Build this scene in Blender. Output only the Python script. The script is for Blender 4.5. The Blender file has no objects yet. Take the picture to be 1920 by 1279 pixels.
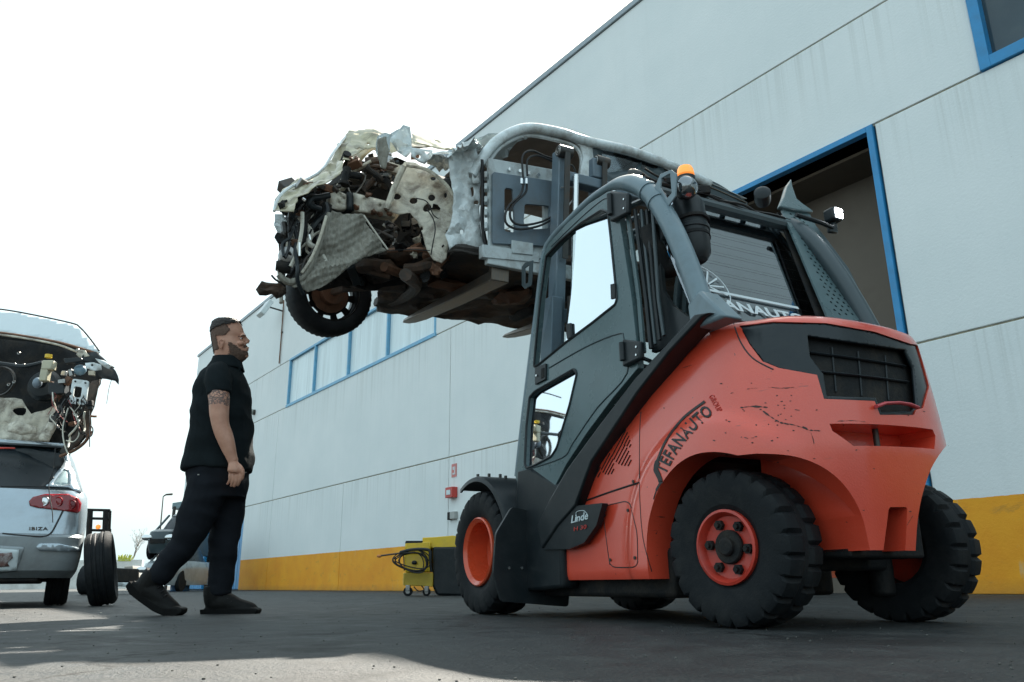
import bpy, bmesh, math, random
from mathutils import Vector, Matrix, noise
from mathutils.bvhtree import BVHTree
from mathutils.geometry import tessellate_polygon, delaunay_2d_cdt

# ------------------------------------------------------------------ camera, sky, sun, exposure
sc = bpy.context.scene
COL = sc.collection
FPX, PITCH, ROLL, CH = 1500.0, math.radians(16.82), math.radians(-0.5), 0.165
_fw = Vector((0, math.cos(PITCH), math.sin(PITCH)))
_r0 = Vector((1, 0, 0)); _u0 = _r0.cross(_fw)
_ri = _r0*math.cos(ROLL) + _u0*math.sin(ROLL)
_up = -_r0*math.sin(ROLL) + _u0*math.cos(ROLL)
CAMP = Vector((0, 0, CH))
cd = bpy.data.cameras.new('camera'); cam = bpy.data.objects.new('camera', cd); COL.objects.link(cam)
cd.sensor_width = 36; cd.lens = 36*FPX/1920; cd.clip_start = .02; cd.clip_end = 3000
_m = Matrix((_ri, _up, -_fw)).transposed().to_4x4(); _m.translation = CAMP
cam.matrix_world = _m
sc.camera = cam

SUN_AZ, SUN_EL = math.radians(17), math.radians(45.6)
w = bpy.data.worlds.new('World'); sc.world = w; w.use_nodes = True
nt = w.node_tree; bg = nt.nodes['Background']
sky = nt.nodes.new('ShaderNodeTexSky'); sky.sky_type = 'NISHITA'; sky.sun_disc = False
sky.sun_elevation = SUN_EL; sky.sun_rotation = SUN_AZ
sky.air_density = 1.6; sky.dust_density = 6.0; sky.ozone_density = 1.0; sky.altitude = 50
mixs = nt.nodes.new('ShaderNodeMix'); mixs.data_type = 'RGBA'
mixs.inputs[0].default_value = .72
nt.links.new(sky.outputs[0], mixs.inputs[6]); mixs.inputs[7].default_value = (4.6, 5.9, 6.3, 1)
nt.links.new(mixs.outputs[2], bg.inputs[0]); bg.inputs[1].default_value = .056
sd = bpy.data.lights.new('sun', 'SUN'); sun = bpy.data.objects.new('sun', sd); COL.objects.link(sun)
sd.energy = 4.9; sd.angle = math.radians(.6); sd.color = (1, .93, .82)
_sd = Vector((math.sin(SUN_AZ)*math.cos(SUN_EL), math.cos(SUN_AZ)*math.cos(SUN_EL), math.sin(SUN_EL)))
sun.rotation_euler = _sd.to_track_quat('Z', 'Y').to_euler(); sun.location = _sd*60
sc.view_settings.view_transform = 'Standard'; sc.view_settings.look = 'None'
sc.view_settings.exposure = 2.02; sc.view_settings.gamma = 1; sc.view_settings.use_curve_mapping = False
sc.render.engine = 'CYCLES'
sc.cycles.use_denoising = True; sc.cycles.max_bounces = 8; sc.cycles.transparent_max_bounces = 16

# ------------------------------------------------------------------ helpers
def ray(px, py):
    return (_fw*FPX + _ri*(px-960) - _up*(py-639.5)).normalized()
class Plane:
    """a plane in the world with in-plane axes u, v and normal n"""
    def __init__(s, o, u, v):
        s.o = Vector(o); s.u = Vector(u).normalized(); s.n = s.u.cross(Vector(v)).normalized(); s.v = s.n.cross(s.u).normalized()
    def hit(s, px, py):
        d = ray(px, py); t = (s.o-CAMP).dot(s.n)/d.dot(s.n); return CAMP + d*t
    def t(s, px, py):
        p = s.hit(px, py)-s.o; return (p.dot(s.u), p.dot(s.v))
    def P(s, a, b, h=0): return s.o + s.u*a + s.v*b + s.n*h
def ground_hit(px, py, z=0):
    d = ray(px, py); return CAMP + d*((z-CH)/d.z)
ROOTM = {}
def thing(name, label, cat, M, group=None):
    o = bpy.data.objects.new(name, None); COL.objects.link(o); o.matrix_world = M
    o.empty_display_size = .2
    o['label'] = label; o['category'] = cat
    if group: o['group'] = group
    ROOTM[o.name] = M.copy()
    return o
def tag(o, label, cat, group=None):
    o['label'] = label; o['category'] = cat
    if group: o['group'] = group
    return o
def frame(loc, az):
    """x axis points along compass angle az (radians from +Y towards +X), z up"""
    return Matrix.Translation(Vector(loc)) @ Matrix.Rotation(math.pi/2-az, 4, 'Z')
def link(name, me, mat, parent=None, origin=None, smooth=True, angle=35, bevel=0, solid=0, sub=0, seg=2):
    """mesh data is given in WORLD coordinates; it is moved into its parent's frame here"""
    if parent is not None: M = ROOTM[parent.name]
    else: M = origin if origin is not None else Matrix()
    me.transform(M.inverted())
    o = bpy.data.objects.new(name, me); COL.objects.link(o)
    if parent is not None:
        o.parent = parent
        ROOTM[o.name] = M
    else:
        o.matrix_world = M; ROOTM[o.name] = M
    if mat is not None: me.materials.append(mat)
    if smooth:
        for p in me.polygons: p.use_smooth = True
        me.set_sharp_from_angle(angle=math.radians(angle))
    if solid:
        m = o.modifiers.new('thick', 'SOLIDIFY'); m.thickness = solid; m.offset = 0
    if sub:
        m = o.modifiers.new('sub', 'SUBSURF'); m.levels = sub; m.render_levels = sub
    if bevel:
        m = o.modifiers.new('bevel', 'BEVEL'); m.width = bevel; m.segments = seg; m.limit_method = 'ANGLE'
        m.angle_limit = math.radians(40); m.harden_normals = False
    return o
class G:
    def __init__(s, M=None): s.v = []; s.f = []; s.M = M if M is not None else Matrix()
    def add(s, vs, fs):
        b = len(s.v); s.v += [s.M @ Vector(p) for p in vs]; s.f += [tuple(b+i for i in f) for f in fs]; return s
    def box(s, c, d, R=None):
        c = Vector(c); R = R if R is not None else Matrix.Identity(3)
        vs = [c + R @ Vector((x*d[0]/2, y*d[1]/2, z*d[2]/2)) for x in (-1, 1) for y in (-1, 1) for z in (-1, 1)]
        return s.add(vs, [(0,1,3,2),(4,6,7,5),(0,4,5,1),(2,3,7,6),(0,2,6,4),(1,5,7,3)])
    def bx(s, x0, x1, y0, y1, z0, z1): return s.box(((x0+x1)/2, (y0+y1)/2, (z0+z1)/2), (abs(x1-x0), abs(y1-y0), abs(z1-z0)))
    def tube(s, pts, r, n=8, closed=False, flat=1.0):
        pts = [Vector(p) for p in pts]; k = len(pts)
        rs = r if isinstance(r, (list, tuple)) else [r]*k
        vs = []; fs = []
        t = (pts[1]-pts[0]).normalized()
        a = t.orthogonal().normalized()
        if abs(t.z) < .9: a = Vector((0, 0, 1)).cross(t).normalized()
        for i, p in enumerate(pts):
            if closed: tt = (pts[(i+1) % k]-pts[i-1]).normalized()
            else: tt = (pts[min(i+1, k-1)]-pts[max(i-1, 0)]).normalized()
            a = (a - tt*a.dot(tt)).normalized(); b = tt.cross(a)
            for j in range(n):
                th = 2*math.pi*j/n
                vs.append(p + a*math.cos(th)*rs[i] + b*math.sin(th)*rs[i]*flat)
        m = k if closed else k-1
        for i in range(m):
            for j in range(n):
                fs.append((i*n+j, i*n+(j+1) % n, ((i+1) % k)*n+(j+1) % n, ((i+1) % k)*n+j))
        if not closed: fs += [tuple(range(n))[::-1], tuple((k-1)*n+j for j in range(n))]
        return s.add(vs, fs)
    def lathe(s, prof, c, ax, n=32, groove=None):
        """prof: closed list of (r, h) about axis ax through c; groove(i, j, r, h) may change r"""
        c = Vector(c); ax = Vector(ax).normalized(); a = ax.orthogonal().normalized()
        if abs(ax.z) < .9: a = Vector((0, 0, 1)).cross(ax).normalized()
        b = ax.cross(a); m = len(prof); vs = []; fs = []
        for i in range(n):
            th = 2*math.pi*i/n
            for j, (r, h) in enumerate(prof):
                if groove: r = groove(i, j, r, h)
                vs.append(c + ax*h + (a*math.cos(th)+b*math.sin(th))*r)
        for i in range(n):
            for j in range(m-1):
                i2 = (i+1) % n; fs.append((i*m+j, i*m+j+1, i2*m+j+1, i2*m+j))
        return s.add(vs, fs)
    def cyl(s, p, q, r, n=16, r2=None):
        return s.tube([p, q], [r, r2 if r2 is not None else r], n)
    def ell(s, c, r, R=None, n=16, m=10):
        c = Vector(c); R = R if R is not None else Matrix.Identity(3)
        if not isinstance(r, (tuple, list)): r = (r, r, r)
        vs = []; fs = []
        for i in range(m+1):
            ph = math.pi*i/m
            for j in range(n):
                th = 2*math.pi*j/n
                vs.append(c + R @ Vector((r[0]*math.sin(ph)*math.cos(th), r[1]*math.sin(ph)*math.sin(th), r[2]*math.cos(ph))))
        for i in range(m):
            for j in range(n):
                fs.append((i*n+j, (i+1)*n+j, (i+1)*n+(j+1) % n, i*n+(j+1) % n))
        return s.add(vs, fs)
    def loft(s, secs, cap=True, closed=True):
        k = len(secs[0]); vs = [p for q in secs for p in q]; fs = []
        for i in range(len(secs)-1):
            for j in range(k if closed else k-1):
                fs.append((i*k+j, i*k+(j+1) % k, (i+1)*k+(j+1) % k, (i+1)*k+j))
        if cap and closed: fs += [tuple(range(k))[::-1], tuple((len(secs)-1)*k+j for j in range(k))]
        return s.add(vs, fs)
    def prism(s, loops, vec):
        """loops: list of closed 3-D point lists (outer, then holes) in one plane, pushed along vec"""
        loops = [[Vector(p) for p in l] for l in loops]; vec = Vector(vec)
        flat = [p for l in loops for p in l]; n = len(flat)
        tr = tessellate_polygon(loops)
        fs = [tuple(t) for t in tr] + [tuple(n+i for i in t[::-1]) for t in tr]
        b = 0
        for l in loops:
            k = len(l)
            for i in range(k): fs.append((b+i, b+(i+1) % k, n+b+(i+1) % k, n+b+i))
            b += k
        return s.add(flat + [p+vec for p in flat], fs)
    def mesh(s, name='m', merge=0):
        me = bpy.data.meshes.new(name); me.from_pydata([tuple(v) for v in s.v], [], s.f)
        bm = bmesh.new(); bm.from_mesh(me)
        if merge: bmesh.ops.remove_doubles(bm, verts=bm.verts, dist=merge)
        bmesh.ops.recalc_face_normals(bm, faces=bm.faces); bm.to_mesh(me); bm.free()
        me.validate(); return me
    def build(s, name, mat, parent=None, **k):
        return link(name, s.mesh(name, k.pop('merge', 0)), mat, parent, **k)
def inside(p, poly):
    x, y = p; c = False; n = len(poly)
    for i in range(n):
        x1, y1 = poly[i]; x2, y2 = poly[i-1]
        if (y1 > y) != (y2 > y) and x < (x2-x1)*(y-y1)/(y2-y1)+x1: c = not c
    return c
def dens(l, res):
    out = []
    for i in range(len(l)):
        a = Vector(l[i]); b = Vector(l[(i+1) % len(l)]); k = max(1, int((b-a).length/res))
        out += [tuple(a.lerp(b, j/k)) for j in range(k)]
    return out
def sheet(loops, to3, res=.04, seed=1):
    """triangulated sheet inside loops (2-D outer + holes); to3(a, b) gives the world point"""
    loops = [dens(l, res) for l in loops]
    rnd = random.Random(seed)
    vs = []; es = []
    for l in loops:
        b = len(vs); vs += l; es += [(b+i, b+(i+1) % len(l)) for i in range(len(l))]
    nb = len(vs)
    x0 = min(p[0] for p in loops[0]); x1 = max(p[0] for p in loops[0]); y0 = min(p[1] for p in loops[0]); y1 = max(p[1] for p in loops[0])
    y = y0+res/2; row = 0
    bd = [Vector(p) for p in vs]
    while y < y1:
        x = x0+res*(.25+.5*(row % 2))
        while x < x1:
            p = (x+rnd.uniform(-.2, .2)*res, y+rnd.uniform(-.2, .2)*res)
            if inside(p, loops[0]) and not any(inside(p, h) for h in loops[1:]):
                pv = Vector(p)
                if min((pv-q).length_squared for q in bd) > (res*.45)**2: vs.append(p)
            x += res
        y += res*.87; row += 1
    r = delaunay_2d_cdt([Vector(p) for p in vs], es, [], 0, 1e-6)
    V2, F2 = r[0], r[2]; keep = []
    for f in F2:
        cx = sum(V2[i].x for i in f)/len(f); cy = sum(V2[i].y for i in f)/len(f)
        if inside((cx, cy), loops[0]) and not any(inside((cx, cy), h) for h in loops[1:]): keep.append(tuple(f))
    g = G(); g.add([to3(p.x, p.y) for p in V2], keep)
    # drop loose vertices
    used = sorted({i for f in g.f for i in f}); mp = {o: n for n, o in enumerate(used)}
    g.v = [g.v[i] for i in used]; g.f = [tuple(mp[i] for i in f) for f in g.f]
    return g
def crump(p, amp, sc_, seed=0, sharp=True):
    """noise offset vector: creased metal"""
    q = Vector(p)*sc_ + Vector((seed*7.3, seed*3.1, seed*1.7))
    v = noise.noise_vector(q)
    if sharp:
        v = Vector([(1-abs(c)*2.6)*.8-.2 for c in v]) + Vector([abs(c)*.9-.2 for c in noise.noise_vector(q*2.3+Vector((3, 1, 2)))])
    return (v + noise.noise_vector(q*4.7)*.22)*amp
def smoothpath(pts, k=6):
    P = [Vector(p) for p in pts]; out = []
    for i in range(len(P)-1):
        p0 = P[max(i-1, 0)]; p1 = P[i]; p2 = P[i+1]; p3 = P[min(i+2, len(P)-1)]
        for j in range(k):
            t = j/k
            out.append(.5*((2*p1)+(-p0+p2)*t+(2*p0-5*p1+4*p2-p3)*t*t+(-p0+3*p1-3*p2+p3)*t**3))
    out.append(P[-1]); return out
def rounded(poly, r, k=4):
    """round the corners of a 2-D polygon"""
    out = []; n = len(poly)
    for i in range(n):
        p = Vector(poly[i]); a = Vector(poly[i-1])-p; b = Vector(poly[(i+1) % n])-p
        rr = min(r, a.length*.45, b.length*.45)
        p0 = p+a.normalized()*rr; p2 = p+b.normalized()*rr
        for j in range(k+1):
            t = j/k; q = p0*(1-t)**2+p*2*t*(1-t)+p2*t*t; out.append(tuple(q))
    return out
def curve_text(body, size, th=.002, bold=0, shear=0, spacing=1, align='LEFT'):
    c = bpy.data.curves.new('t', 'FONT'); c.body = body; c.size = size; c.extrude = th; c.offset = bold; c.shear = shear
    c.space_character = spacing; c.align_x = align; c.resolution_u = 3
    o = bpy.data.objects.new('t', c); COL.objects.link(o)
    dg = bpy.context.evaluated_depsgraph_get(); me = bpy.data.meshes.new_from_object(o.evaluated_get(dg))
    bpy.data.objects.remove(o); bpy.data.curves.remove(c)
    return me
def boolean(o, cutter_meshes, op='DIFFERENCE', solver='EXACT'):
    """apply booleans right away; cutter meshes are in world coordinates"""
    M = ROOTM[o.name]
    for me in cutter_meshes:
        me.transform(M.inverted())
        c = bpy.data.objects.new('cutter', me); COL.objects.link(c)
        c.matrix_world = M
        md = o.modifiers.new('cut', 'BOOLEAN'); md.operation = op; md.object = c; md.solver = solver
        bpy.context.view_layer.update()
        dg = bpy.context.evaluated_depsgraph_get()
        nm = bpy.data.meshes.new_from_object(o.evaluated_get(dg))
        o.modifiers.clear(); old = o.data; o.data = nm; bpy.data.meshes.remove(old)
        bpy.data.objects.remove(c); bpy.data.meshes.remove(me)
    for p in o.data.polygons: p.use_smooth = True
    o.data.set_sharp_from_angle(angle=math.radians(35))
def bake(o):
    bpy.context.view_layer.update()
    dg = bpy.context.evaluated_depsgraph_get(); nm = bpy.data.meshes.new_from_object(o.evaluated_get(dg))
    o.modifiers.clear(); old = o.data; o.data = nm; bpy.data.meshes.remove(old); return o

# ------------------------------------------------------------------ materials
def N(nt, t, **k):
    n = nt.nodes.new('ShaderNode'+t)
    for a, b in k.items(): setattr(n, a, b)
    return n
def coords(nt, scale=(1, 1, 1), space='Object'):
    tc = N(nt, 'TexCoord'); mp = N(nt, 'Mapping'); mp.inputs['Scale'].default_value = scale
    nt.links.new(tc.outputs[space], mp.inputs[0]); return mp.outputs[0]
def ramp(nt, src, stops):
    r = N(nt, 'ValToRGB'); e = r.color_ramp.elements
    while len(e) < len(stops): e.new(.5)
    for i, (p, c) in enumerate(stops):
        e[i].position = p; e[i].color = (c, c, c, 1) if not isinstance(c, tuple) else (*c[:3], 1)
    nt.links.new(src, r.inputs[0]); return r.outputs[0]
def noisen(nt, vec, sc_, det=4, rough=.6, dist=0):
    n = N(nt, 'TexNoise'); n.inputs['Scale'].default_value = sc_; n.inputs['Detail'].default_value = det
    n.inputs['Roughness'].default_value = rough; n.inputs['Distortion'].default_value = dist
    nt.links.new(vec, n.inputs['Vector']); return n.outputs[0]
def mixc(nt, f, a, b, mode='MIX'):
    m = N(nt, 'Mix', data_type='RGBA', blend_type=mode)
    for i, x in ((0, f), (6, a), (7, b)):
        if isinstance(x, bpy.types.NodeSocket): nt.links.new(x, m.inputs[i])
        elif i == 0: m.inputs[0].default_value = x
        else: m.inputs[i].default_value = (*x[:3], 1)
    return m.outputs[2]
def mathn(nt, op, a, b=None, clamp=False):
    m = N(nt, 'Math', operation=op, use_clamp=clamp)
    for i, x in ((0, a), (1, b)):
        if x is None: continue
        if isinstance(x, bpy.types.NodeSocket): nt.links.new(x, m.inputs[i])
        else: m.inputs[i].default_value = x
    return m.outputs[0]
def mat(name, col, rough=.5, metal=0, dirt=None, dscale=6, damt=.5, bump=0, bscale=80, spec=.5, coat=0, var=.12, trans=0, emis=None, estr=0, stretch=(1, 1, 1), rvar=.12):
    m = bpy.data.materials.new(name); m.use_nodes = True; nt = m.node_tree; b = nt.nodes['Principled BSDF']
    b.inputs['Roughness'].default_value = rough; b.inputs['Metallic'].default_value = metal
    b.inputs['Specular IOR Level'].default_value = spec; b.inputs['Coat Weight'].default_value = coat
    v = coords(nt, stretch)
    n1 = noisen(nt, v, dscale, 6, .62)
    c = mixc(nt, ramp(nt, n1, [(.3, 0), (.7, 1)]), [x*(1-var) for x in col], [min(1, x*(1+var)) for x in col])
    if dirt is not None:
        n2 = noisen(nt, v, dscale*.7, 8, .7, .4)
        c = mixc(nt, mathn(nt, 'MULTIPLY', ramp(nt, n2, [(.46, 0), (.66, 1)]), damt), c, dirt)
    nt.links.new(c, b.inputs['Base Color'])
    nt.links.new(mathn(nt, 'ADD', mathn(nt, 'MULTIPLY', mathn(nt, 'SUBTRACT', n1, .5), rvar*2), rough, True), b.inputs['Roughness'])
    if bump:
        bp = N(nt, 'Bump'); bp.inputs['Strength'].default_value = bump; bp.inputs['Distance'].default_value = .01
        nt.links.new(noisen(nt, v, bscale, 3), bp.inputs['Height']); nt.links.new(bp.outputs[0], b.inputs['Normal'])
    if trans: b.inputs['Transmission Weight'].default_value = trans
    if emis: b.inputs['Emission Color'].default_value = (*emis, 1); b.inputs['Emission Strength'].default_value = estr
    m.diffuse_color = (*col[:3], 1)
    return m
def glass(name, tint=(.8, .9, .9), a=.75, rough=.02, refl=0):
    """thin pane: mostly see-through, with real reflections"""
    m = bpy.data.materials.new(name); m.use_nodes = True; nt = m.node_tree; nt.nodes.remove(nt.nodes['Principled BSDF'])
    out = nt.nodes['Material Output']; tr = N(nt, 'BsdfTransparent'); tr.inputs[0].default_value = (*[(t*a)**.5 for t in tint], 1)
    gl = N(nt, 'BsdfGlossy'); gl.inputs['Roughness'].default_value = rough; gl.inputs[0].default_value = (.9, .95, 1, 1)
    fr = N(nt, 'Fresnel'); fr.inputs[0].default_value = 1.5; ms = N(nt, 'MixShader')
    geo = N(nt, 'NewGeometry')
    sm = noisen(nt, coords(nt), 5, 5)
    f = mathn(nt, 'ADD', fr.outputs[0], mathn(nt, 'ADD', mathn(nt, 'MULTIPLY', sm, .05), refl), True)
    nt.links.new(f, ms.inputs[0]); nt.links.new(tr.outputs[0], ms.inputs[1]); nt.links.new(gl.outputs[0], ms.inputs[2])
    nt.links.new(ms.outputs[0], out.inputs[0]); return m
M_ = {}
M_['red'] = None
M_['rimred'] = mat('rim_paint', (.50, .04, .022), .38, dirt=(.05, .03, .025), damt=.35, dscale=9)
M_['tyre'] = mat('tyre_rubber', (.008, .010, .012), .7, dirt=(.03, .03, .029), damt=.4, dscale=14, bump=.15, bscale=120, spec=.22)
M_['black'] = mat('black_plastic', (.010, .015, .018), .42, spec=.35, dirt=(.05, .05, .05), damt=.25, dscale=10)
M_['gloss'] = mat('gloss_black', (.008, .014, .018), .3, spec=.4,  dirt=(.05, .05, .05), damt=.2)
M_['dark'] = mat('dark_machinery', (.010, .011, .012), .7, spec=.25, dirt=(.05, .04, .03), damt=.5, dscale=12, bump=.3)
M_['cab'] = mat('cab_grey_paint', (.085, .135, .145), .28, dirt=(.04, .045, .045), damt=.2, dscale=5, var=.05)  # base lightened towards teal to carry the veiling haze
M_['cabd'] = mat('cab_dark_frame', (.04, .06, .068), .35, var=.06)
M_['guard'] = mat('overhead_guard_paint', (.15, .21, .24), .3, dirt=(.06, .06, .06), damt=.3, var=.06)  # lighter, bluer base with the sun's veiling haze mixed into it
M_['steel'] = mat('worn_steel', (.33, .33, .32), .38, .8, dirt=(.09, .06, .04), damt=.6, dscale=14)
M_['dsteel'] = mat('dark_steel', (.06, .06, .058), .45, .6, dirt=(.1, .06, .035), damt=.5, dscale=10)
M_['fork'] = mat('fork_steel', (.13, .115, .1), .4, .7, dirt=(.2, .14, .09), damt=.6, dscale=20, stretch=(1, 6, 1))
M_['galv'] = mat('grey_carriage_paint', (.50, .56, .57), .5, dirt=(.14, .1, .07), damt=.6, dscale=9)
M_['plate'] = mat('slate_carriage_plate', (.13, .18, .22), .45, dirt=(.12, .09, .06), damt=.3)  # veiling haze put into the colour, so paler and bluer
M_['amber'] = mat('amber_lens', (.95, .42, .08), .25, trans=.3, emis=(1, .45, .1), estr=.12, var=.03)
M_['led'] = mat('lit_led', (.9, .9, .95), .2, emis=(.9, .95, 1), estr=9)
M_['chrome'] = mat('bright_metal', (.7, .72, .72), .18, 1, var=.05)
M_['glass'] = glass('cab_glass', (.93, .98, .98), .95)
M_['mirrorglass'] = glass('reflective_side_glass', (.9, .97, .98), .9, refl=.78)
M_['tint'] = glass('tinted_glass', (.66, .70, .66), .85, refl=.18)
M_['sticker'] = mat('sticker_black', (.015, .014, .014), .5)
M_['stickerw'] = mat('sticker_white', (.62, .7, .72), .5, var=.04)
M_['stickerr'] = mat('sticker_red', (.55, .04, .03), .5)
M_['wwhite'] = mat('white_car_paint', (.66, .72, .73), .3, dirt=(.20, .17, .13), damt=.6, dscale=11, coat=.5, bump=.25, bscale=25)
M_['primer'] = mat('dirty_beige_primer', (.58, .54, .44), .42, dirt=(.11, .075, .05), damt=.85, dscale=10, var=.22, bump=.3, bscale=30, coat=.2)
M_['olive'] = mat('bonnet_inner_paint', (.46, .42, .29), .34, dirt=(.08, .06, .04), damt=.75, dscale=9, var=.2)
M_['under'] = mat('underbody_coating', (.035, .03, .026), .7, dirt=(.13, .07, .04), damt=.75, dscale=4, bump=.5, bscale=30)
M_['rust'] = mat('rusty_metal', (.16, .075, .04), .7, dirt=(.05, .03, .02), damt=.7, dscale=10, bump=.4)
M_['fabric'] = mat('torn_liner', (.27, .26, .22), .75, dirt=(.13, .11, .08), damt=.6, dscale=16, stretch=(3, 3, .5), bump=.8, bscale=22, var=.2)
M_['film'] = mat('plastic_film', (.6, .68, .7), .2, trans=.35, var=.1)
M_['cable'] = mat('cable_black', (.012, .012, .013), .5)
M_['cabler'] = mat('cable_red', (.3, .05, .05), .5)
M_['cablew'] = mat('cable_white', (.6, .58, .5), .5)
def red_paint():
    m = bpy.data.materials.new('red_machine_paint'); m.use_nodes = True; nt = m.node_tree; b = nt.nodes['Principled BSDF']
    v = coords(nt)
    big = noisen(nt, v, 2.2, 5, .6)
    c = mixc(nt, ramp(nt, big, [(.3, 0), (.75, 1)]), (.66, .058, .026), (.78, .088, .044))
    # fine orange-peel speckle and dust
    sp = ramp(nt, noisen(nt, v, 260, 2, .5), [(.52, 0), (.72, 1)])
    c = mixc(nt, mathn(nt, 'MULTIPLY', sp, .10), c, (.75, .25, .17))
    # scuffs: thin, horizontal, only where rough noise patches say so
    vs = coords(nt, (3, 3, 26))
    sc1 = ramp(nt, noisen(nt, vs, 2.2, 8, .75, .8), [(.61, 0), (.66, 1)])
    patch = ramp(nt, noisen(nt, v, 2.6, 2, .5), [(.54, 0), (.62, 1)])
    scuff = mathn(nt, 'MULTIPLY', sc1, patch)
    c = mixc(nt, mathn(nt, 'MULTIPLY', scuff, .8), c, (.045, .025, .02))
    chips = ramp(nt, noisen(nt, v, 38, 3, .6), [(.735, 0), (.75, 1)])
    c = mixc(nt, mathn(nt, 'MULTIPLY', chips, .85), c, (.03, .02, .018))
    nt.links.new(c, b.inputs['Base Color'])
    nt.links.new(ramp(nt, big, [(.2, .30), (.8, .46)]), b.inputs['Roughness'])
    b.inputs['Coat Weight'].default_value = .9; b.inputs['Coat Roughness'].default_value = .15
    bp = N(nt, 'Bump'); bp.inputs['Strength'].default_value = .16; bp.inputs['Distance'].default_value = .004
    nt.links.new(noisen(nt, v, 150, 2, .5), bp.inputs['Height']); nt.links.new(bp.outputs[0], b.inputs['Normal'])
    return m
M_['red'] = red_paint()
# ================================================================== ground
def ground_mat():
    m = bpy.data.materials.new('worn_asphalt'); m.use_nodes = True; nt = m.node_tree; b = nt.nodes['Principled BSDF']
    v = coords(nt)
    n1 = noisen(nt, v, .55, 8, .62, .5); n2 = noisen(nt, v, 6, 8, .7, .4); n3 = noisen(nt, v, 95, 4, .7)
    c = mixc(nt, ramp(nt, n1, [(.3, 0), (.7, 1)]), (.012, .016, .018), (.034, .038, .040))
    c = mixc(nt, mathn(nt, 'MULTIPLY', ramp(nt, n2, [(.42, 0), (.62, 1)]), .45), c, (.085, .086, .082))
    c = mixc(nt, mathn(nt, 'MULTIPLY', ramp(nt, n3, [(.5, 0), (.7, 1)]), .55), c, (.15, .145, .135))
    vc = N(nt, 'TexVoronoi', feature='DISTANCE_TO_EDGE'); vc.inputs['Scale'].default_value = .55
    wv_ = N(nt, 'VectorMath', operation='ADD'); nz = N(nt, 'TexNoise'); nz.inputs['Scale'].default_value = 1.6; nz.inputs['Detail'].default_value = 6; nt.links.new(v, nz.inputs['Vector']); nt.links.new(v, wv_.inputs[0]); nt.links.new(nz.outputs['Color'], wv_.inputs[1]); nt.links.new(wv_.outputs[0], vc.inputs['Vector'])
    crack = mathn(nt, 'LESS_THAN', vc.outputs['Distance'], .006)
    c = mixc(nt, mathn(nt, 'MULTIPLY', crack, .8), c, (.010, .010, .010))
    st = ramp(nt, noisen(nt, v, 1.3, 4, .6, 1), [(.56, 0), (.66, 1)])
    c = mixc(nt, mathn(nt, 'MULTIPLY', st, .7), c, (.012, .013, .013))
    # old tyre tracks running along the yard
    tv = coords(nt, (1.1, .16, 1)); tr = ramp(nt, noisen(nt, tv, 2.2, 4, .5, .2), [(.55, 0), (.63, 1)])
    c = mixc(nt, mathn(nt, 'MULTIPLY', tr, .4), c, (.032, .032, .031))
    nt.links.new(c, b.inputs['Base Color'])
    nt.links.new(ramp(nt, n2, [(.3, .42), (.7, .75)]), b.inputs['Roughness'])
    b.inputs['Specular IOR Level'].default_value = .22
    h = mathn(nt, 'ADD', mathn(nt, 'MULTIPLY', n3, .5), mathn(nt, 'MULTIPLY', n2, 1.0))
    bp = N(nt, 'Bump'); bp.inputs['Strength'].default_value = .9; bp.inputs['Distance'].default_value = .02
    nt.links.new(h, bp.inputs['Height']); nt.links.new(bp.outputs[0], b.inputs['Normal'])
    return m
g = G(); S = 900
g.add([(-S, -60, 0), (S, -60, 0), (S, S, 0), (-S, S, 0)], [(0, 1, 2, 3)])
o = g.build('ground', ground_mat(), smooth=False); o['kind'] = 'structure'
# loose grit
rnd = random.Random(3); g = G()
for i in range(900):
    y = 1.2 + rnd.random()**1.5*14; x = rnd.uniform(-.75, .75)*y; r = rnd.uniform(.0012, .0035)*(1+y*.06)
    g.ell((x, y, r*.5), (r, r*rnd.uniform(.6, 1), r*.7), n=5, m=3)
o = g.build('gravel', mat('grit', (.09, .088, .08), .8, var=.5, dscale=3)); o['kind'] = 'stuff'

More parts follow.
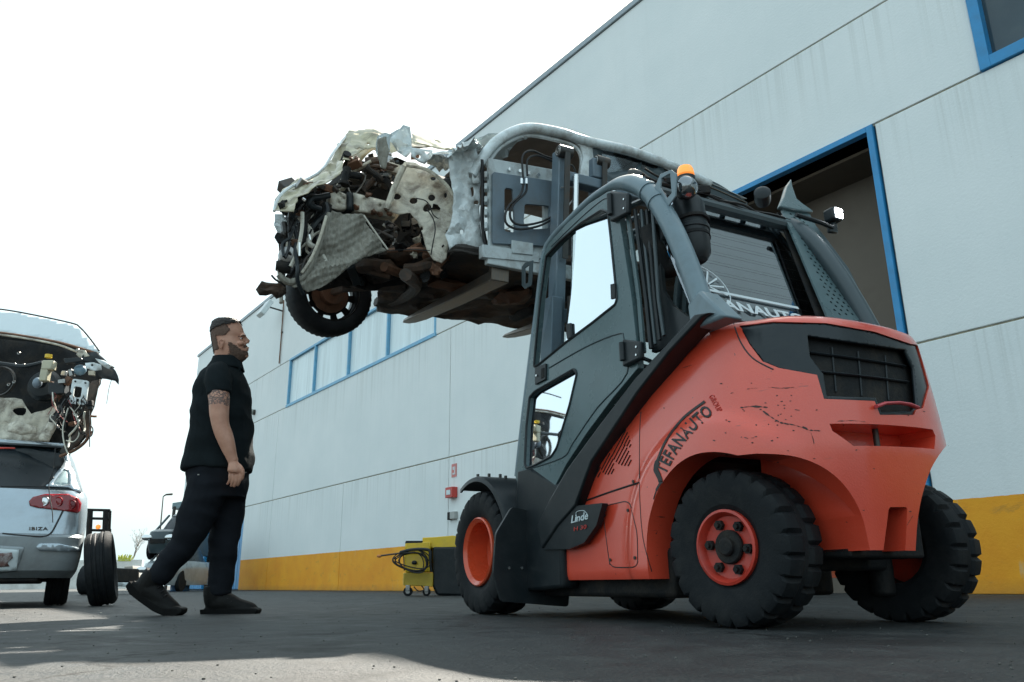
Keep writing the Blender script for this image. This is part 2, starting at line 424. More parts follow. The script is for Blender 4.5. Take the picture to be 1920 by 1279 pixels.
# ================================================================== warehouse
WAZ = math.radians(-35.8); WD = Vector((math.sin(WAZ), math.cos(WAZ), 0)); WN = Vector((WD.y, -WD.x, 0))
WM = Matrix(((WD.x, -WN.x, 0, WN.x*9), (WD.y, -WN.y, 0, WN.y*9), (0, 0, 1, 0), (0, 0, 0, 1)))   # x along wall, y out towards yard
def panel_mat():
    m = bpy.data.materials.new('painted_concrete_panel'); m.use_nodes = True; nt = m.node_tree; b = nt.nodes['Principled BSDF']
    v = coords(nt); big = noisen(nt, v, .6, 5, .6)
    c = mixc(nt, ramp(nt, big, [(.3, 0), (.7, 1)]), (.72, .765, .76), (.80, .83, .82))
    vs = coords(nt, (5, 1, .22)); st = noisen(nt, vs, 1.2, 7, .65)
    c = mixc(nt, mathn(nt, 'MULTIPLY', ramp(nt, st, [(.52, 0), (.78, 1)]), .07), c, (.42, .45, .43))
    # rain streaks running down from the seams
    sep = N(nt, 'SeparateXYZ'); nt.links.new(coords(nt), sep.inputs[0]); z = sep.outputs[2]
    near = 0
    s2 = ramp(nt, noisen(nt, coords(nt, (7, 1, .05)), 1.5, 5, .7), [(.5, 0), (.68, 1)])
    tot = None
    for zs in (2.78, 5.72, 7.33):
        d = mathn(nt, 'SUBTRACT', zs, z)
        a = N(nt, 'MapRange', clamp=True); nt.links.new(d, a.inputs[0]); a.inputs[1].default_value = 0; a.inputs[2].default_value = 1.3; a.inputs[3].default_value = 1; a.inputs[4].default_value = 0
        pos = mathn(nt, 'MULTIPLY', a.outputs[0], mathn(nt, 'GREATER_THAN', d, 0))
        tot = pos if tot is None else mathn(nt, 'MAXIMUM', tot, pos)
    c = mixc(nt, mathn(nt, 'MULTIPLY', mathn(nt, 'MULTIPLY', tot, s2), .3), c, (.33, .33, .28))
    spots = ramp(nt, noisen(nt, v, 22, 3, .6), [(.74, 0), (.77, 1)])
    c = mixc(nt, mathn(nt, 'MULTIPLY', spots, .55), c, (.2, .2, .18))
    # painted yellow skirting below 0.98 m with scuffs and patches
    yb = mixc(nt, ramp(nt, noisen(nt, coords(nt, (1, 1, 1)), 1.1, 6, .65), [(.35, 0), (.65, 1)]), (.80, .30, .010), (.90, .40, .018))
    yb = mixc(nt, mathn(nt, 'MULTIPLY', ramp(nt, noisen(nt, coords(nt, (1, 1, 2.5)), 2.5, 8, .75, .5), [(.56, 0), (.70, 1)]), .45), yb, (.28, .16, .06))
    yb = mixc(nt, mathn(nt, 'MULTIPLY', ramp(nt, noisen(nt, coords(nt, (2, 1, .5)), 3, 5, .7), [(.62, 0), (.70, 1)]), .5), yb, (.60, .48, .28))
    low = N(nt, 'MapRange', clamp=True); nt.links.new(z, low.inputs[0]); low.inputs[1].default_value = .0; low.inputs[2].default_value = .18; low.inputs[3].default_value = .7; low.inputs[4].default_value = 0
    yb = mixc(nt, mathn(nt, 'MULTIPLY', low.outputs[0], noisen(nt, v, 5, 5)), yb, (.10, .08, .05))
    edge = mathn(nt, 'ADD', .975, mathn(nt, 'MULTIPLY', noisen(nt, v, 9, 3), .02))
    c = mixc(nt, mathn(nt, 'LESS_THAN', z, edge), c, yb)
    nt.links.new(c, b.inputs['Base Color']); b.inputs['Roughness'].default_value = .72
    bp = N(nt, 'Bump'); bp.inputs['Strength'].default_value = .2; bp.inputs['Distance'].default_value = .02
    nt.links.new(mathn(nt, 'ADD', noisen(nt, v, 30, 5), big), bp.inputs['Height']); nt.links.new(bp.outputs[0], b.inputs['Normal'])
    return m
PM = panel_mat()
seal = mat('joint_sealant', (.33, .30, .22), .8, dirt=(.1, .09, .07), damt=.6)
pblue = mat('pale_blue_strip_frame', (.13, .38, .58), .4, dirt=(.3, .4, .42), damt=.3)
blue = mat('blue_frame_paint', (.025, .25, .52), .4, dirt=(.05, .1, .15), damt=.2, var=.08)
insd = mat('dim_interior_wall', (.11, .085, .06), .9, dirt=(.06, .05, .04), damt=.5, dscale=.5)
poly = mat('milky_window_pane', (.70, .80, .82), .25, dirt=(.4, .47, .47), damt=.5, dscale=1.5, stretch=(3, 1, .2), var=.06)
dglass = mat('dark_window_glass', (.035, .06, .075), .12, dirt=(.08, .1, .1), damt=.3, dscale=2)
B = thing('warehouse', 'long white concrete panel warehouse with yellow base band and blue framed openings', 'warehouse', WM)
def wallpiece(s0, s1, z0, z1):
    g = G(WM); j = .012
    g.bx(s0+j, s1-j, -.2, 0, z0+j, z1-j); return g.build('wall_panel', PM, B, bevel=.008, smooth=False)
cuts0 = [-12, -6, 1.2]
DR0, DR1 = 4.68, 8.1
for s0, s1 in ((-14, -8), (-8, -2), (-2, 4.56)): wallpiece(s0, s1, 0, 2.78)
for s0, s1 in ((8.22, 14.85), (14.85, 20.3), (20.3, 25.78), (25.78, 28.5), (35.2, 37.1)): wallpiece(s0, s1, 0, 2.78)
for s0, s1 in ((-14, -8), (-8, -2), (-2, 4.56), (8.22, 14.85), (14.85, 25.78), (25.78, 37.1)): wallpiece(s0, s1, 2.78, 5.72)
for s0, s1 in ((-14, -8), (-8, -4.5), (3.24, 15.55), (25.12, 37.1)): wallpiece(s0, s1, 5.72, 7.33)
for s0, s1 in ((-14, -8), (-8, -2), (-2, 14.85), (14.85, 26.03), (26.03, 37.1)): wallpiece(s0, s1, 7.33, 10.22)
# backing just behind the joints
g = G(WM)
for a in ((-14, 4.56, 0, 5.7), (8.22, 28.5, 0, 5.7), (35.2, 37.05, 0, 5.7), (28.5, 35.2, 3.1, 5.7), (-14, 37.05, 7.34, 10.2), (3.3, 15.5, 5.7, 7.34), (25.2, 37.05, 5.7, 7.34), (-14, -4.5, 5.7, 7.34)):
    g.bx(a[0], a[1], -.14, -.02, a[2], a[3])
g.build('joint_sealant', seal, B, smooth=False)
G(WM).bx(-14.1, 37.2, -.35, .04, 10.22, 10.34).build('roof_coping', mat('coping_metal', (.3, .34, .36), .45, .5), B, bevel=.01, smooth=False)
G(WM).bx(36.9, 37.1, -24, -.21, 0, 10.2).build('end_wall', PM, B, smooth=False)
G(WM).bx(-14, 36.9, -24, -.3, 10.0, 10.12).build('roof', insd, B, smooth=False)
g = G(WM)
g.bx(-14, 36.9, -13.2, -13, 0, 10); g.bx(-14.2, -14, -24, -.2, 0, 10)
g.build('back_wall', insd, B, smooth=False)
G(WM).bx(4.72, 8.06, -1.05, -.95, 0, 5.56).build("doorway_shade_sheet", mat("doorway_shade_brown", (.15, .125, .10), .85, dirt=(.08, .06, .04), damt=.5, dscale=.8), B, smooth=False)  # added sheet; its brown stands in for the dim interior behind the doorway
G(WM).bx(4.2, 8.6, -1.35, -.28, 5.56, 5.6).build("lintel_soffit", insd, B, smooth=False)
# big doorway: blue frame (jambs, head) and the opening behind
g = G(WM); g.bx(4.58, 4.66, -.12, .03, 0, 5.72); g.build('door_frame', blue, B, bevel=.006, smooth=False)
g = G(WM); g.bx(8.14, 8.22, -.26, .03, 0, 5.72); g.build('door_frame', blue, B, bevel=.006, smooth=False)
g = G(WM); g.bx(4.66, 8.14, -.08, .03, 5.64, 5.72); g.build('door_frame', blue, B, bevel=.006, smooth=False)
# window strip
WF = G(WM)
for s in (15.55, 18.02, 20.42, 22.92, 25.06):
    G(WM).bx(s-.035, s+.035, -.16, .02, 5.79, 7.28).build('window_mullion', pblue, B, bevel=.005, smooth=False)
G(WM).bx(15.5, 25.12, -.16, .03, 5.70, 5.79).build('window_sill', pblue, B, bevel=.005, smooth=False)
G(WM).bx(15.5, 25.12, -.16, .02, 7.28, 7.35).build('window_head', pblue, B, bevel=.005, smooth=False)
for a, b_ in ((15.6, 17.97), (18.07, 20.37), (20.47, 22.87), (22.97, 25.01)):
    G(WM).bx(a, b_, -.08, -.06, 5.8, 7.27).build('window_pane', poly, B, smooth=False)
G(WM).bx(15.5, 25.12, -.5, -.4, 5.7, 7.35).build('window_blind', poly, B, smooth=False)
# dark window high on the right
G(WM).bx(3.12, 3.24, -.16, .04, 5.72, 7.33).build('window_jamb', blue, B, bevel=.005, smooth=False)
G(WM).bx(-4.5, 3.12, -.16, .04, 5.72, 5.86).build('window_sill', blue, B, bevel=.005, smooth=False)
G(WM).bx(-4.5, 3.12, -.16, .04, 7.25, 7.33).build('window_head', blue, B, bevel=.005, smooth=False)
for a, b_ in ((.9, 3.12), (-1.5, .82), (-4.5, -1.58)):
    G(WM).bx(a, b_, -.1, -.08, 5.86, 7.25).build('window_pane', dglass, B, smooth=False)
for s in (.86, -1.54): G(WM).bx(s-.04, s+.04, -.16, .03, 5.86, 7.25).build('window_mullion', blue, B, bevel=.005, smooth=False)
# blue sliding gate leaves in the far opening
for i, (a, b_) in enumerate(((28.5, 31.0), (33.3, 35.2))):
    gt = G(WM).bx(a, b_, -.2, -.12, .03, 3.0).build('gate_leaf', blue, B, smooth=False)
    for k in range(int((b_-a)/.28)):
        G(WM).bx(a+.02+k*.28, a+.26+k*.28, -.12, -.10, .05, 2.98).build('gate_board', blue, gt, bevel=.004, smooth=False)
G(WM).bx(28.5, 35.2, -.2, .02, 2.98, 3.12).build('gate_rail', mat('gate_rail_paint', (.5, .42, .28), .6), B, smooth=False)
# small things on the wall
def onwall(s, z, y=0): return WM @ Vector((s, y, z))
t = thing('wall_lamp', 'small round lamp fixed to the white wall right of the man', 'lamp', Matrix.Translation(onwall(28.3, 6.1)) @ WM.to_3x3().to_4x4())
TW = ROOTM[t.name]
G(TW).cyl((0, 0, 0), (0, .07, 0), .10, 14).build('bracket', M_['dsteel'], t)
G(TW).ell((0, .16, .02), (.09, .12, .11), n=12, m=8).build('lamp_cover', mat('lamp_cover', (.35, .36, .33), .4), t)
t = thing('fire_hose_box', 'small red fire hose box on the wall by the front wheel', 'hose box', Matrix.Translation(onwall(14.62, 1.95)) @ WM.to_3x3().to_4x4())
TW = ROOTM[t.name]
G(TW).bx(-.14, .14, .002, .14, -.06, .16).build('box', mat('hose_box_red', (.5, .05, .04), .4), t, bevel=.01)
G(TW).bx(-.08, .08, .142, .148, 0, .10).build('window', M_['stickerw'], t, bevel=.002)
t = thing('fire_sign', 'small pink and white fire equipment sign above the red box', 'sign', Matrix.Translation(onwall(14.62, 2.35)) @ WM.to_3x3().to_4x4())
TW = ROOTM[t.name]
G(TW).bx(-.1, .1, .002, .01, -.02, .26).build('sign_plate', mat('faded_sign_red', (.6, .2, .18), .5), t)
G(TW).bx(-.05, -.02, .011, .014, .03, .2).bx(.0, .05, .011, .014, .03, .07).bx(.0, .05, .011, .014, .13, .2).build('pictogram', M_['stickerw'], t)
t = thing('socket_box', 'grey socket box on the wall below the red fire hose box', 'socket', Matrix.Translation(onwall(14.62, 1.5)) @ WM.to_3x3().to_4x4())
TW = ROOTM[t.name]
G(TW).bx(-.16, .02, .002, .09, -.05, .1).build('box', mat('socket_grey', (.35, .36, .34), .5), t, bevel=.008)
G(TW).bx(.04, .14, .002, .08, -.06, .1).build('plug', M_['dark'], t, bevel=.008)
t = thing('floodlight', 'white floodlight on a bracket on the wall beside the hanging wheel', 'floodlight', Matrix.Translation(onwall(26.2, 9.35)) @ WM.to_3x3().to_4x4())
TW = ROOTM[t.name]
G(TW).tube([(0, 0, 0), (0, .45, .05)], .03).build('bracket', M_['dsteel'], t)
G(TW).box((.1, .6, .0), (.5, .18, .62), Matrix.Rotation(.5, 3, 'X')).build('housing', mat('floodlight_white', (.6, .65, .65), .4), t, bevel=.03)
t = thing('downpipe', 'thin rusty pipe running down beside the floodlight on the wall', 'pipe', Matrix.Translation(onwall(26.03, 7.4)) @ WM.to_3x3().to_4x4())
TW = ROOTM[t.name]
G(TW).tube([(0, .04, 0), (0, .04, 1.2), (0, .05, 2.3)], .022).build('pipe', M_['rust'], t)
G(TW).bx(-.05, .05, .002, .05, 1.1, 1.14).build('clip', M_['dsteel'], t)
# ================================================================== forklift
HD = math.radians(-28); TM = frame((1.2, 3.3, 0), HD)
TF = Vector((math.sin(HD), math.cos(HD), 0)); TL = Vector((-TF.y, TF.x, 0)); TO = Vector((1.2, 3.3, 0)); TI = TM.inverted()
def TYp(y, tilt=0, z0=.7):      # plane along the truck's side at local y (leaning in by tilt with height)
    return Plane(TO+TL*y+Vector((0, 0, z0)), TF, Vector((0, 0, 1))-TL*tilt)
def TXp(x): return Plane(TO+TF*x, TL, (0, 0, 1))
def tl(pl, pts): return [TI @ pl.hit(*p) for p in pts]      # pixels -> truck-local points on plane
T = thing('forklift', 'large red and grey counterbalance forklift holding a wrecked car high on its forks', 'forklift', TM)
def tyre(p, name, R, W, rim, c, ax, nl, parent, lug=.018, tex=True, arc=None):
    c = Vector(c); ax = Vector(ax); h = W/2
    prof = [(rim, -h*.80), (rim+.02, -h*.92), (R*.72, -h), (R*.86, -h*1.0), (R*.93, -h*.97), (R*.975, -h*.90), (R*.995, -h*.72), (R, -h*.3), (R, -.012), (R, .012), (R, h*.3),
            (R*.995, h*.72), (R*.975, h*.90), (R*.93, h*.97), (R*.86, h*1.0), (R*.72, h), (rim+.02, h*.92), (rim, h*.80), (rim, -h*.80)]
    def gr(i, j, r, hh):
        k = i % 6
        if 3 < j < 15:
            left = j < 9; kk = k if left else (i+3) % 6
            if kk == 0 and abs(hh) > .02: r -= lug
            elif abs(hh) <= .02: r -= lug*.5
        if 3 < j < 15 and (4 <= j <= 6 or 12 <= j <= 14): r += .0
        return r
    n = nl*6
    g = G(TM); g.lathe(prof, c, ax, n, gr)
    t = g.build('tyre', M_['tyre'], parent, angle=22)
    return t
def rearwheel(c, ax):
    """solid tyre on a red dished disc with five black wheel nuts and a black hub"""
    c = Vector(c); ax = Vector(ax).normalized(); R, W = .285, .205; h = W/2
    t = tyre(None, 'tyre', R, W, .135, c, ax, 22, T)
    g = G(TM); g.lathe([(.136, h*.85), (.136, h*.97), (.126, h*1.0), (.120, h*.92), (.112, h*.70), (.07, h*.66), (.0, h*.66), (0, h*.5), (.136, h*.5), (.136, h*.85)], c, ax, 48)
    rim = g.build('rim', M_['rimred'], t)
    g = G(TM); g.lathe([(.062, h*.6), (.062, h*.78), (.057, h*.84), (.034, h*.84), (.032, h*.95), (.026, h*1.0), (0, h*1.0), (0, h*.6), (.055, h*.6)], c, ax, 32)
    g.build('hub', M_['dark'], t)
    a = Vector((0, 0, 1)); b = ax.cross(a)
    for k in range(6):
        th = math.radians(24+60*k); q = c + (a*math.cos(th)+b*math.sin(th))*.088 + ax*h*.66
        g = G(TM); g.cyl(q, q+ax*.018, .0195, 6).cyl(q+ax*.018, q+ax*.03, .010, 8)
        g.build('wheel_nut', M_['dark'], t)
    return t
# --- wheels (rear axle steered a little, as in the photograph)
sa = math.radians(8)
st = Vector((math.sin(sa)*1.0, math.cos(sa), 0))   # left outward normal turned
rearwheel((-.02, .40, .285), (-math.sin(sa), math.cos(sa), 0))
rearwheel((-.06, -.44, .285), (math.sin(sa), -math.cos(sa), 0))
def frontwheel(side):
    c = Vector((1.83, .505*side, .335)); ax = Vector((0, side, 0)); R, W = .335, .235; h = W/2
    t = tyre(None, 'tyre', R, W, .185, c, ax, 24, T, lug=.022)
    g = G(TM); g.lathe([(.187, h*.80), (.187, h*.95), (.180, h*1.0), (.172, h*.93), (.160, h*.85), (.158, h*.2), (.15, -h*.2), (.10, -h*.35), (0, -h*.35), (0, -h*.5), (.187, -h*.5), (.187, h*.80)], c, ax, 56)
    g.build('rim', mat('front_rim_orange_red', (.66, .085, .03), .28, dirt=(.25, .05, .03), damt=.3, coat=.3), t)
    for k in range(6):
        th = math.radians(60*k); q = c + Vector((math.cos(th), 0, math.sin(th)))*.09 - ax*h*.35
        G(TM).cyl(q, q+ax*.02, .014, 6).build('wheel_nut', M_['dark'], t)
frontwheel(1); frontwheel(-1)
# --- counterweight and side body: one smooth shell, then cut
def body_outline(n=150, bulge=1.0):
    """half perimeter samples: (x, y, nx, ny) from left front, round the rear, to right front"""
    pts = []
    # straight side then superellipse rear
    HW, XB, XR = .565, .10, -.47
    for i in range(40): pts.append((1.10-(1.10-XB)*i/40, HW))
    m = 70
    for i in range(m+1):
        th = math.pi/2 - math.pi*i/m            # +90 -> -90
        cx, sy = math.cos(th), math.sin(th)
        ex = 2/2.55
        pts.append((XB+(XR-XB)*abs(cx)**ex, HW*math.copysign(abs(sy)**ex, sy)))
    for i in range(1, 41): pts.append((XB+(1.10-XB)*i/40, -HW))
    return pts
def ztop(x, y):
    t = max(0, (.12-x)/.6)
    return 1.215 - .10*t**1.6 - .05*(abs(y)/.56)**3
BODYP = body_outline()
def bodysurf(x, y, z, off=0):
    """displace the plain outline at height z into the real shape"""
    zt = ztop(x, y); t = (z-.17)/(zt-.17)
    s = 1.0
    # lean in towards the top
    k = max(0, (z-.62))/.6; s_in = .075*k**1.5
    # fender bulge round the rear wheel
    d = math.hypot(x-.0, (z-.27)); e = .50
    b = 1/(1+math.exp(max(-60, min(60, (d-e)/.009)))); s_in += .034*(1-b) if x > -.25 else .034*(1-b)*max(0, 1-(-.25-x)/.12)
    # rear lower part tucks forward below bumper height
    yy = y*(1-s_in/.565); xx = x
    if x < .1:
        u = (.1-x)/.57
        xx = x + u*(s_in*.75) + u*max(0, .62-z)*.10
    # corner at the top edge
    return Vector((xx, yy, z))
def body_mesh():
    secs = []; L = 46
    for i in range(L+1):
        v = i/L; ring = []
        for (x, y) in BODYP:
            zt = ztop(x, y); z = .175+(zt-.175)*v
            p = bodysurf(x, y, z)
            # rounded shoulder
            rr = .05
            if zt-z < rr:
                q = 1-(zt-z)/rr; sh = rr*.8*(1-math.sqrt(max(0, 1-q*q)))
                f = (.565-sh)/.565
                p.y *= f
                if p.x < .1: p.x = .1+(p.x-.1)*(1-sh/.57)
            if z < .2: p.y *= 1-.02*(.2-z)/.03
            ring.append(p)
        secs.append(ring)
    return G(TM).loft(secs)
body = body_mesh().build('body', M_['red'], T)
def sideprism(poly, y0, y1):     # poly (x, z)
    return G(TM).prism([[Vector((x, y0, z)) for x, z in poly]], (0, y1-y0, 0)).mesh('cut')
PL55 = TYp(.55)
def trace(pl, pts):   # px -> local (x, z) on side plane
    return [((TI @ pl.hit(*p)).x, (TI @ pl.hit(*p)).z) for p in pts]
diag = trace(PL55, [(1312, 588), (1204, 738), (1120, 868), (1068, 950)])
diag = [(diag[0][0]+.0, diag[0][1])]+diag[1:]
cutA = diag + [(diag[-1][0]-.02, diag[-1][1]-.12), (1.35, .52), (1.35, 1.7), (diag[0][0]+.0, 1.7)]
# wheel arch: an oval that wraps round the corner of the counterweight
arch = []
for i in range(49):
    th = math.radians(-20+220*i/48)
    arch.append((-.015+.365*math.cos(th)*(1.0 if math.cos(th) > 0 else 1.10), .27+.36*math.sin(th)))
arch = [(.345, .02)]+arch[4:-4]+[(-.46, .02)]
boolean(body, [sideprism(cutA, -.8, .8)])
# bonnet/cab gap
archL = G(TM); boolean(body, [sideprism(arch, .225, .9), sideprism(arch, -.9, -.225)])
for s_ in (1, -1):
    rc = [(.20, -.1), (.20, .27), (.225, .38), (.275, .47), (.34, .535), (.42, .58), (.50, .60), (.9, .61), (.9, -.1)] if s_ > 0 else [(-.02, -.1), (-.02, .27), (-.045, .38), (-.09, .48), (-.16, .57), (-.27, .64), (-.42, .68), (-.9, .68), (-.9, -.1)]
    rc = [rc[0]]+[tuple(q) for q in smoothpath([Vector(p) for p in rc[1:-2]], 6)]+rc[-2:]
    boolean(body, [G(TM).prism([[Vector((-.7, a, b)) for a, b in rc]], (.62, 0, 0)).mesh('c')])
boolean(body, [G(TM).bx(-.7, .2, -.7, .7, .0, .262).mesh('c')])
inner = G(TM).bx(.02, .95, -.44, .44, .0, 1.0).mesh(); boolean(body, [inner])
# rear openings
rx = lambda y0, y1, z0, z1, x0, x1, r=.03: G(TM).prism([[Vector((x1, a, b)) for a, b in rounded([(y0, z0), (y1, z0), (y1, z1), (y0, z1)], r)]], (x0-x1, 0, 0)).mesh('cut')
PR = TXp(-.42)
def traceR(pts, x=-.42):
    pl = TXp(x); return [((TI @ pl.hit(*p)).y, (TI @ pl.hit(*p)).z) for p in pts]
tow = traceR([(1558, 794), (1735, 808), (1741, 820), (1735, 845), (1590, 838), (1562, 808)])
boolean(body, [G(TM).prism([[Vector((-.30, a, b)) for a, b in tow]], (-.4, 0, 0)).mesh('c')])
toe = traceR([(1655, 952), (1688, 952), (1692, 1060), (1652, 1060)])
boolean(body, [G(TM).prism([[Vector((-.33, a, b)) for a, b in rounded(toe, .012)]], (-.4, 0, 0)).mesh('c')])
grl = [(1386, 611), (1450, 603), (1550, 606), (1640, 622), (1708, 645), (1733, 650), (1757, 722), (1742, 724), (1731, 765), (1718, 768), (1714, 778), (1650, 778), (1640, 752), (1545, 748), (1532, 703), (1460, 690), (1430, 678), (1405, 645)]
bvh = None
def body_bvh():
    me = body.data; return BVHTree.FromPolygons([ROOTM[body.name] @ v.co for v in me.vertices], [tuple(p.vertices) for p in me.polygons])
bvh = body_bvh()
def onbody(px, py, off=0.0):
    h = bvh.ray_cast(CAMP, ray(px, py))
    if h[0] is None: return None
    return h[0]+h[1]*(off if h[1].dot(ray(px, py)) < 0 else -off)
def skin(name, loops, mt, off=.004, res=5, parent=None, solid=.006, dip=None, **k):
    """panel traced in the picture and laid on the body's own surface"""
    cache = []
    def to3(a, b):
        o_ = off + (dip(a, b) if dip else 0)
        p = onbody(a, b, o_)
        if p is None: p = cache[-1] if cache else Vector((0, 0, 0))
        cache.append(p); return p
    return sheet(loops, to3, res).build(name, mt, parent or body, solid=solid, **k)
# grille: opening cut deep into the counterweight, black frame and louvres inside
gl3 = []
vis = [p for p in grl]
gcut = []
def cutter_from_px(pts, depth, out=.03):
    a = []; b = []
    for p in dens(pts, 12):
        h = bvh.ray_cast(CAMP, ray(*p))
        if h[0] is None: h = (a[-1] if a else Vector((0,0,0)), Vector((0, 0, 1)), 0, 0)
        q = h[0]; a.append(q)
    c = sum(a, Vector())/len(a)
    axis = -TF
    return G().loft([[q+axis*out*3 for q in a], [q-axis*depth for q in a]]).mesh('c')
boolean(body, [cutter_from_px(grl, .05)])
bvh2 = bvh
bvh_cut = body_bvh()
skin('grille_frame', [grl, [(1515, 628), (1700, 655), (1716, 690), (1722, 762), (1712, 770), (1655, 772), (1644, 745), (1552, 742), (1545, 700), (1520, 668)]], M_['gloss'], off=-.012, solid=.012, parent=T, res=3)
for k_, (a, b) in enumerate((((1524, 655), (1710, 682)), ((1545, 692), (1716, 712)))):
    pts = [onbody(a[0]+(b[0]-a[0])*i/10, a[1]+(b[1]-a[1])*i/10+math.sin(i/10*math.pi)*-1.5, -.03) for i in range(11)]
    G().tube([p for p in pts if p], .008, 6, flat=.6).build('louvre', M_['black'], T)
for k_ in range(3):
    x = 1570+k_*52
    pts = [onbody(x+(i*1.2), 645+k_*8+i*14, -.035) for i in range(7)]
    G().tube([p for p in pts if p], .004, 5).build('grille_bar', M_['black'], T)
G(TM).bx(-.22, -.20, -.34, .30, .78, 1.05).build('radiator', M_['dark'], T)
skin('grille_backing', [grl], M_['dark'], off=-.040, solid=.004, parent=T)
# handle lip, tow pin
pts = [onbody(x, y, .012) for x, y in ((1638, 764), (1655, 758), (1680, 757), (1700, 760), (1715, 766))]
G().tube([p for p in pts if p], .011, 8, flat=.6).build('bonnet_handle', mat('handle_pink_red', (.5, .07, .08), .4), T)
pc = TI @ TXp(-.385).hit(1644, 830)
G(TM).cyl((pc.x, pc.y, pc.z-.075), (pc.x, pc.y, pc.z+.05), .011, 12).build('tow_pin', M_['dsteel'], T)
# bonnet joint, side joints, service flap outline, slots
def groove(name, pxs, r=.003, mt='sticker', off=.0, closed=False, parent=None):
    pts = [bvh.ray_cast(CAMP, ray(*p)) for p in smoothpath([Vector(p) for p in pxs], 5)]
    pts = [h[0]+h[1]*off for h in pts if h[0] is not None]
    return G().tube(pts, r, 6, closed=closed).build(name, M_[mt], parent or body)
groove('bonnet_joint', [(1372, 588), (1374, 600), (1388, 640), (1412, 672), (1450, 693)], .003)
groove('panel_joint', [(1205, 742), (1200, 800), (1199, 880), (1200, 940), (1206, 1010), (1222, 1072)], .0022)
groove('panel_joint', [(1080, 946), (1140, 924), (1198, 905)], .0045)
flap = rounded([(1129, 950), (1180, 938), (1195, 1000), (1196, 1064), (1144, 1064)], 14)
groove('service_flap', [(p[0], p[1]) for p in flap]+[flap[0]], .0024)
for q in ((1134, 966), (1178, 957), (1145, 1050), (1191, 1046), (1188, 903), (1085, 934)):
    p = onbody(*q, .001); n = TL
    if p: G().cyl(p-n*.004, p+n*.004, .007, 10).build('screw', M_['dsteel'], body)
slots = []
def slot(a, b):
    pa, pb = onbody(*a, .0005), onbody(*b, .0005)
    if pa and pb: G().tube([pa, pa.lerp(pb, .5), pb], .0048, 6, flat=.5).build('vent_slot', M_['sticker'], body)
# three slanted groups of slots, as cut in the side panel
def band(p0, p1, n, lens, dirv=(-10, 19)):
    for i in range(n):
        t_ = i/(n-1); x = p0[0]+(p1[0]-p0[0])*t_; y = p0[1]+(p1[1]-p0[1])*t_; l = lens[i]
        slot((x-dirv[0]*l/2, y-dirv[1]*l/2), (x+dirv[0]*l/2, y+dirv[1]*l/2))
band((1118, 882), (1124, 890), 3, [1.0, 1.05, .5])
band((1133, 861), (1149, 884), 6, [1.2, 1.6, 1.65, 1.5, 1.1, .5])
band((1147, 832), (1181, 868), 9, [1.0, 1.35, 1.6, 1.7, 1.7, 1.6, 1.4, 1.05, .6])
band((1162, 806), (1182, 836), 7, [.5, .9, 1.1, 1.1, .9, .6, .3])
# --- stickers on the red body
def sticker(name, body_t, size, p0, dx, dy, mt, bold=.003, parent=None, bend=None, shear=0, spacing=1, width=None):
    """flat lettering laid on the body; p0, dx, dy in picture pixels of the body's side"""
    me = curve_text(body_t, 1.0, 0, bold, shear, spacing)
    xs = [v.co.x for v in me.vertices]; x0, x1 = min(xs), max(xs)
    vs = []
    for v in me.vertices:
        u = (v.co.x-x0)/(x1-x0); t_ = v.co.y
        if bend: bx, by, nx, ny = bend(u)
        else: bx, by = p0[0]+dx[0]*u, p0[1]+dx[1]*u; nx, ny = dy
        p = onbody(bx+nx*t_*size, by+ny*t_*size, .0022)
        vs.append(p if p else Vector((0, 0, 0)))
    m2 = bpy.data.meshes.new(name); m2.from_pydata([tuple(p) for p in vs], [], [tuple(p.vertices) for p in me.polygons])
    return link(name, m2, mt, parent or body, smooth=False, solid=.0015)
def bz(P, u):
    q0, q1, q2 = P; x = (1-u)**2*q0[0]+2*u*(1-u)*q1[0]+u*u*q2[0]; y = (1-u)**2*q0[1]+2*u*(1-u)*q1[1]+u*u*q2[1]
    tx = 2*(1-u)*(q1[0]-q0[0])+2*u*(q2[0]-q1[0]); ty = 2*(1-u)*(q1[1]-q0[1])+2*u*(q2[1]-q1[1]); l = math.hypot(tx, ty)
    return x, y, ty/l, -tx/l
LB = [(1248, 890), (1280, 820), (1338, 776)]
sticker('lettering', 'TEFANAUTO', 32, None, None, None, M_['sticker'], bold=.022, bend=lambda u: bz(LB, u), spacing=1.12)
sticker('lettering', 'GROUP', 15, (1329, 744), (17, 30), (.86, -.5), M_['stickerr'], bold=.0, spacing=1.1)
def strip(name, pxs, wpx, mt):
    P = smoothpath([Vector(p[:2]) for p in pxs], 6); a = []; k = len(P)
    ws = [pxs[min(int(i/6), len(pxs)-1)][2] if len(pxs[0]) > 2 else wpx for i in range(k)]
    vs = []; fs = []
    for i, p in enumerate(P):
        t_ = (P[min(i+1, k-1)]-P[max(i-1, 0)]).normalized(); n = Vector((t_.y, -t_.x))
        for s in (-1, 1):
            q = onbody(*(p+n*s*ws[i]/2), .0022); vs.append(q if q else vs[-1])
    for i in range(k-1): fs.append((2*i, 2*i+1, 2*i+3, 2*i+2))
    G().add(vs, fs).build(name, mt, body, solid=.0015, smooth=False)
strip('lettering_swoosh', [(1226, 936, 1.5), (1232, 918, 4), (1239, 904, 8), (1235, 891, 9), (1230, 878, 7), (1234, 862, 4), (1250, 826, 4), (1282, 784, 4.5), (1322, 753, 5)], 6, M_['sticker'])

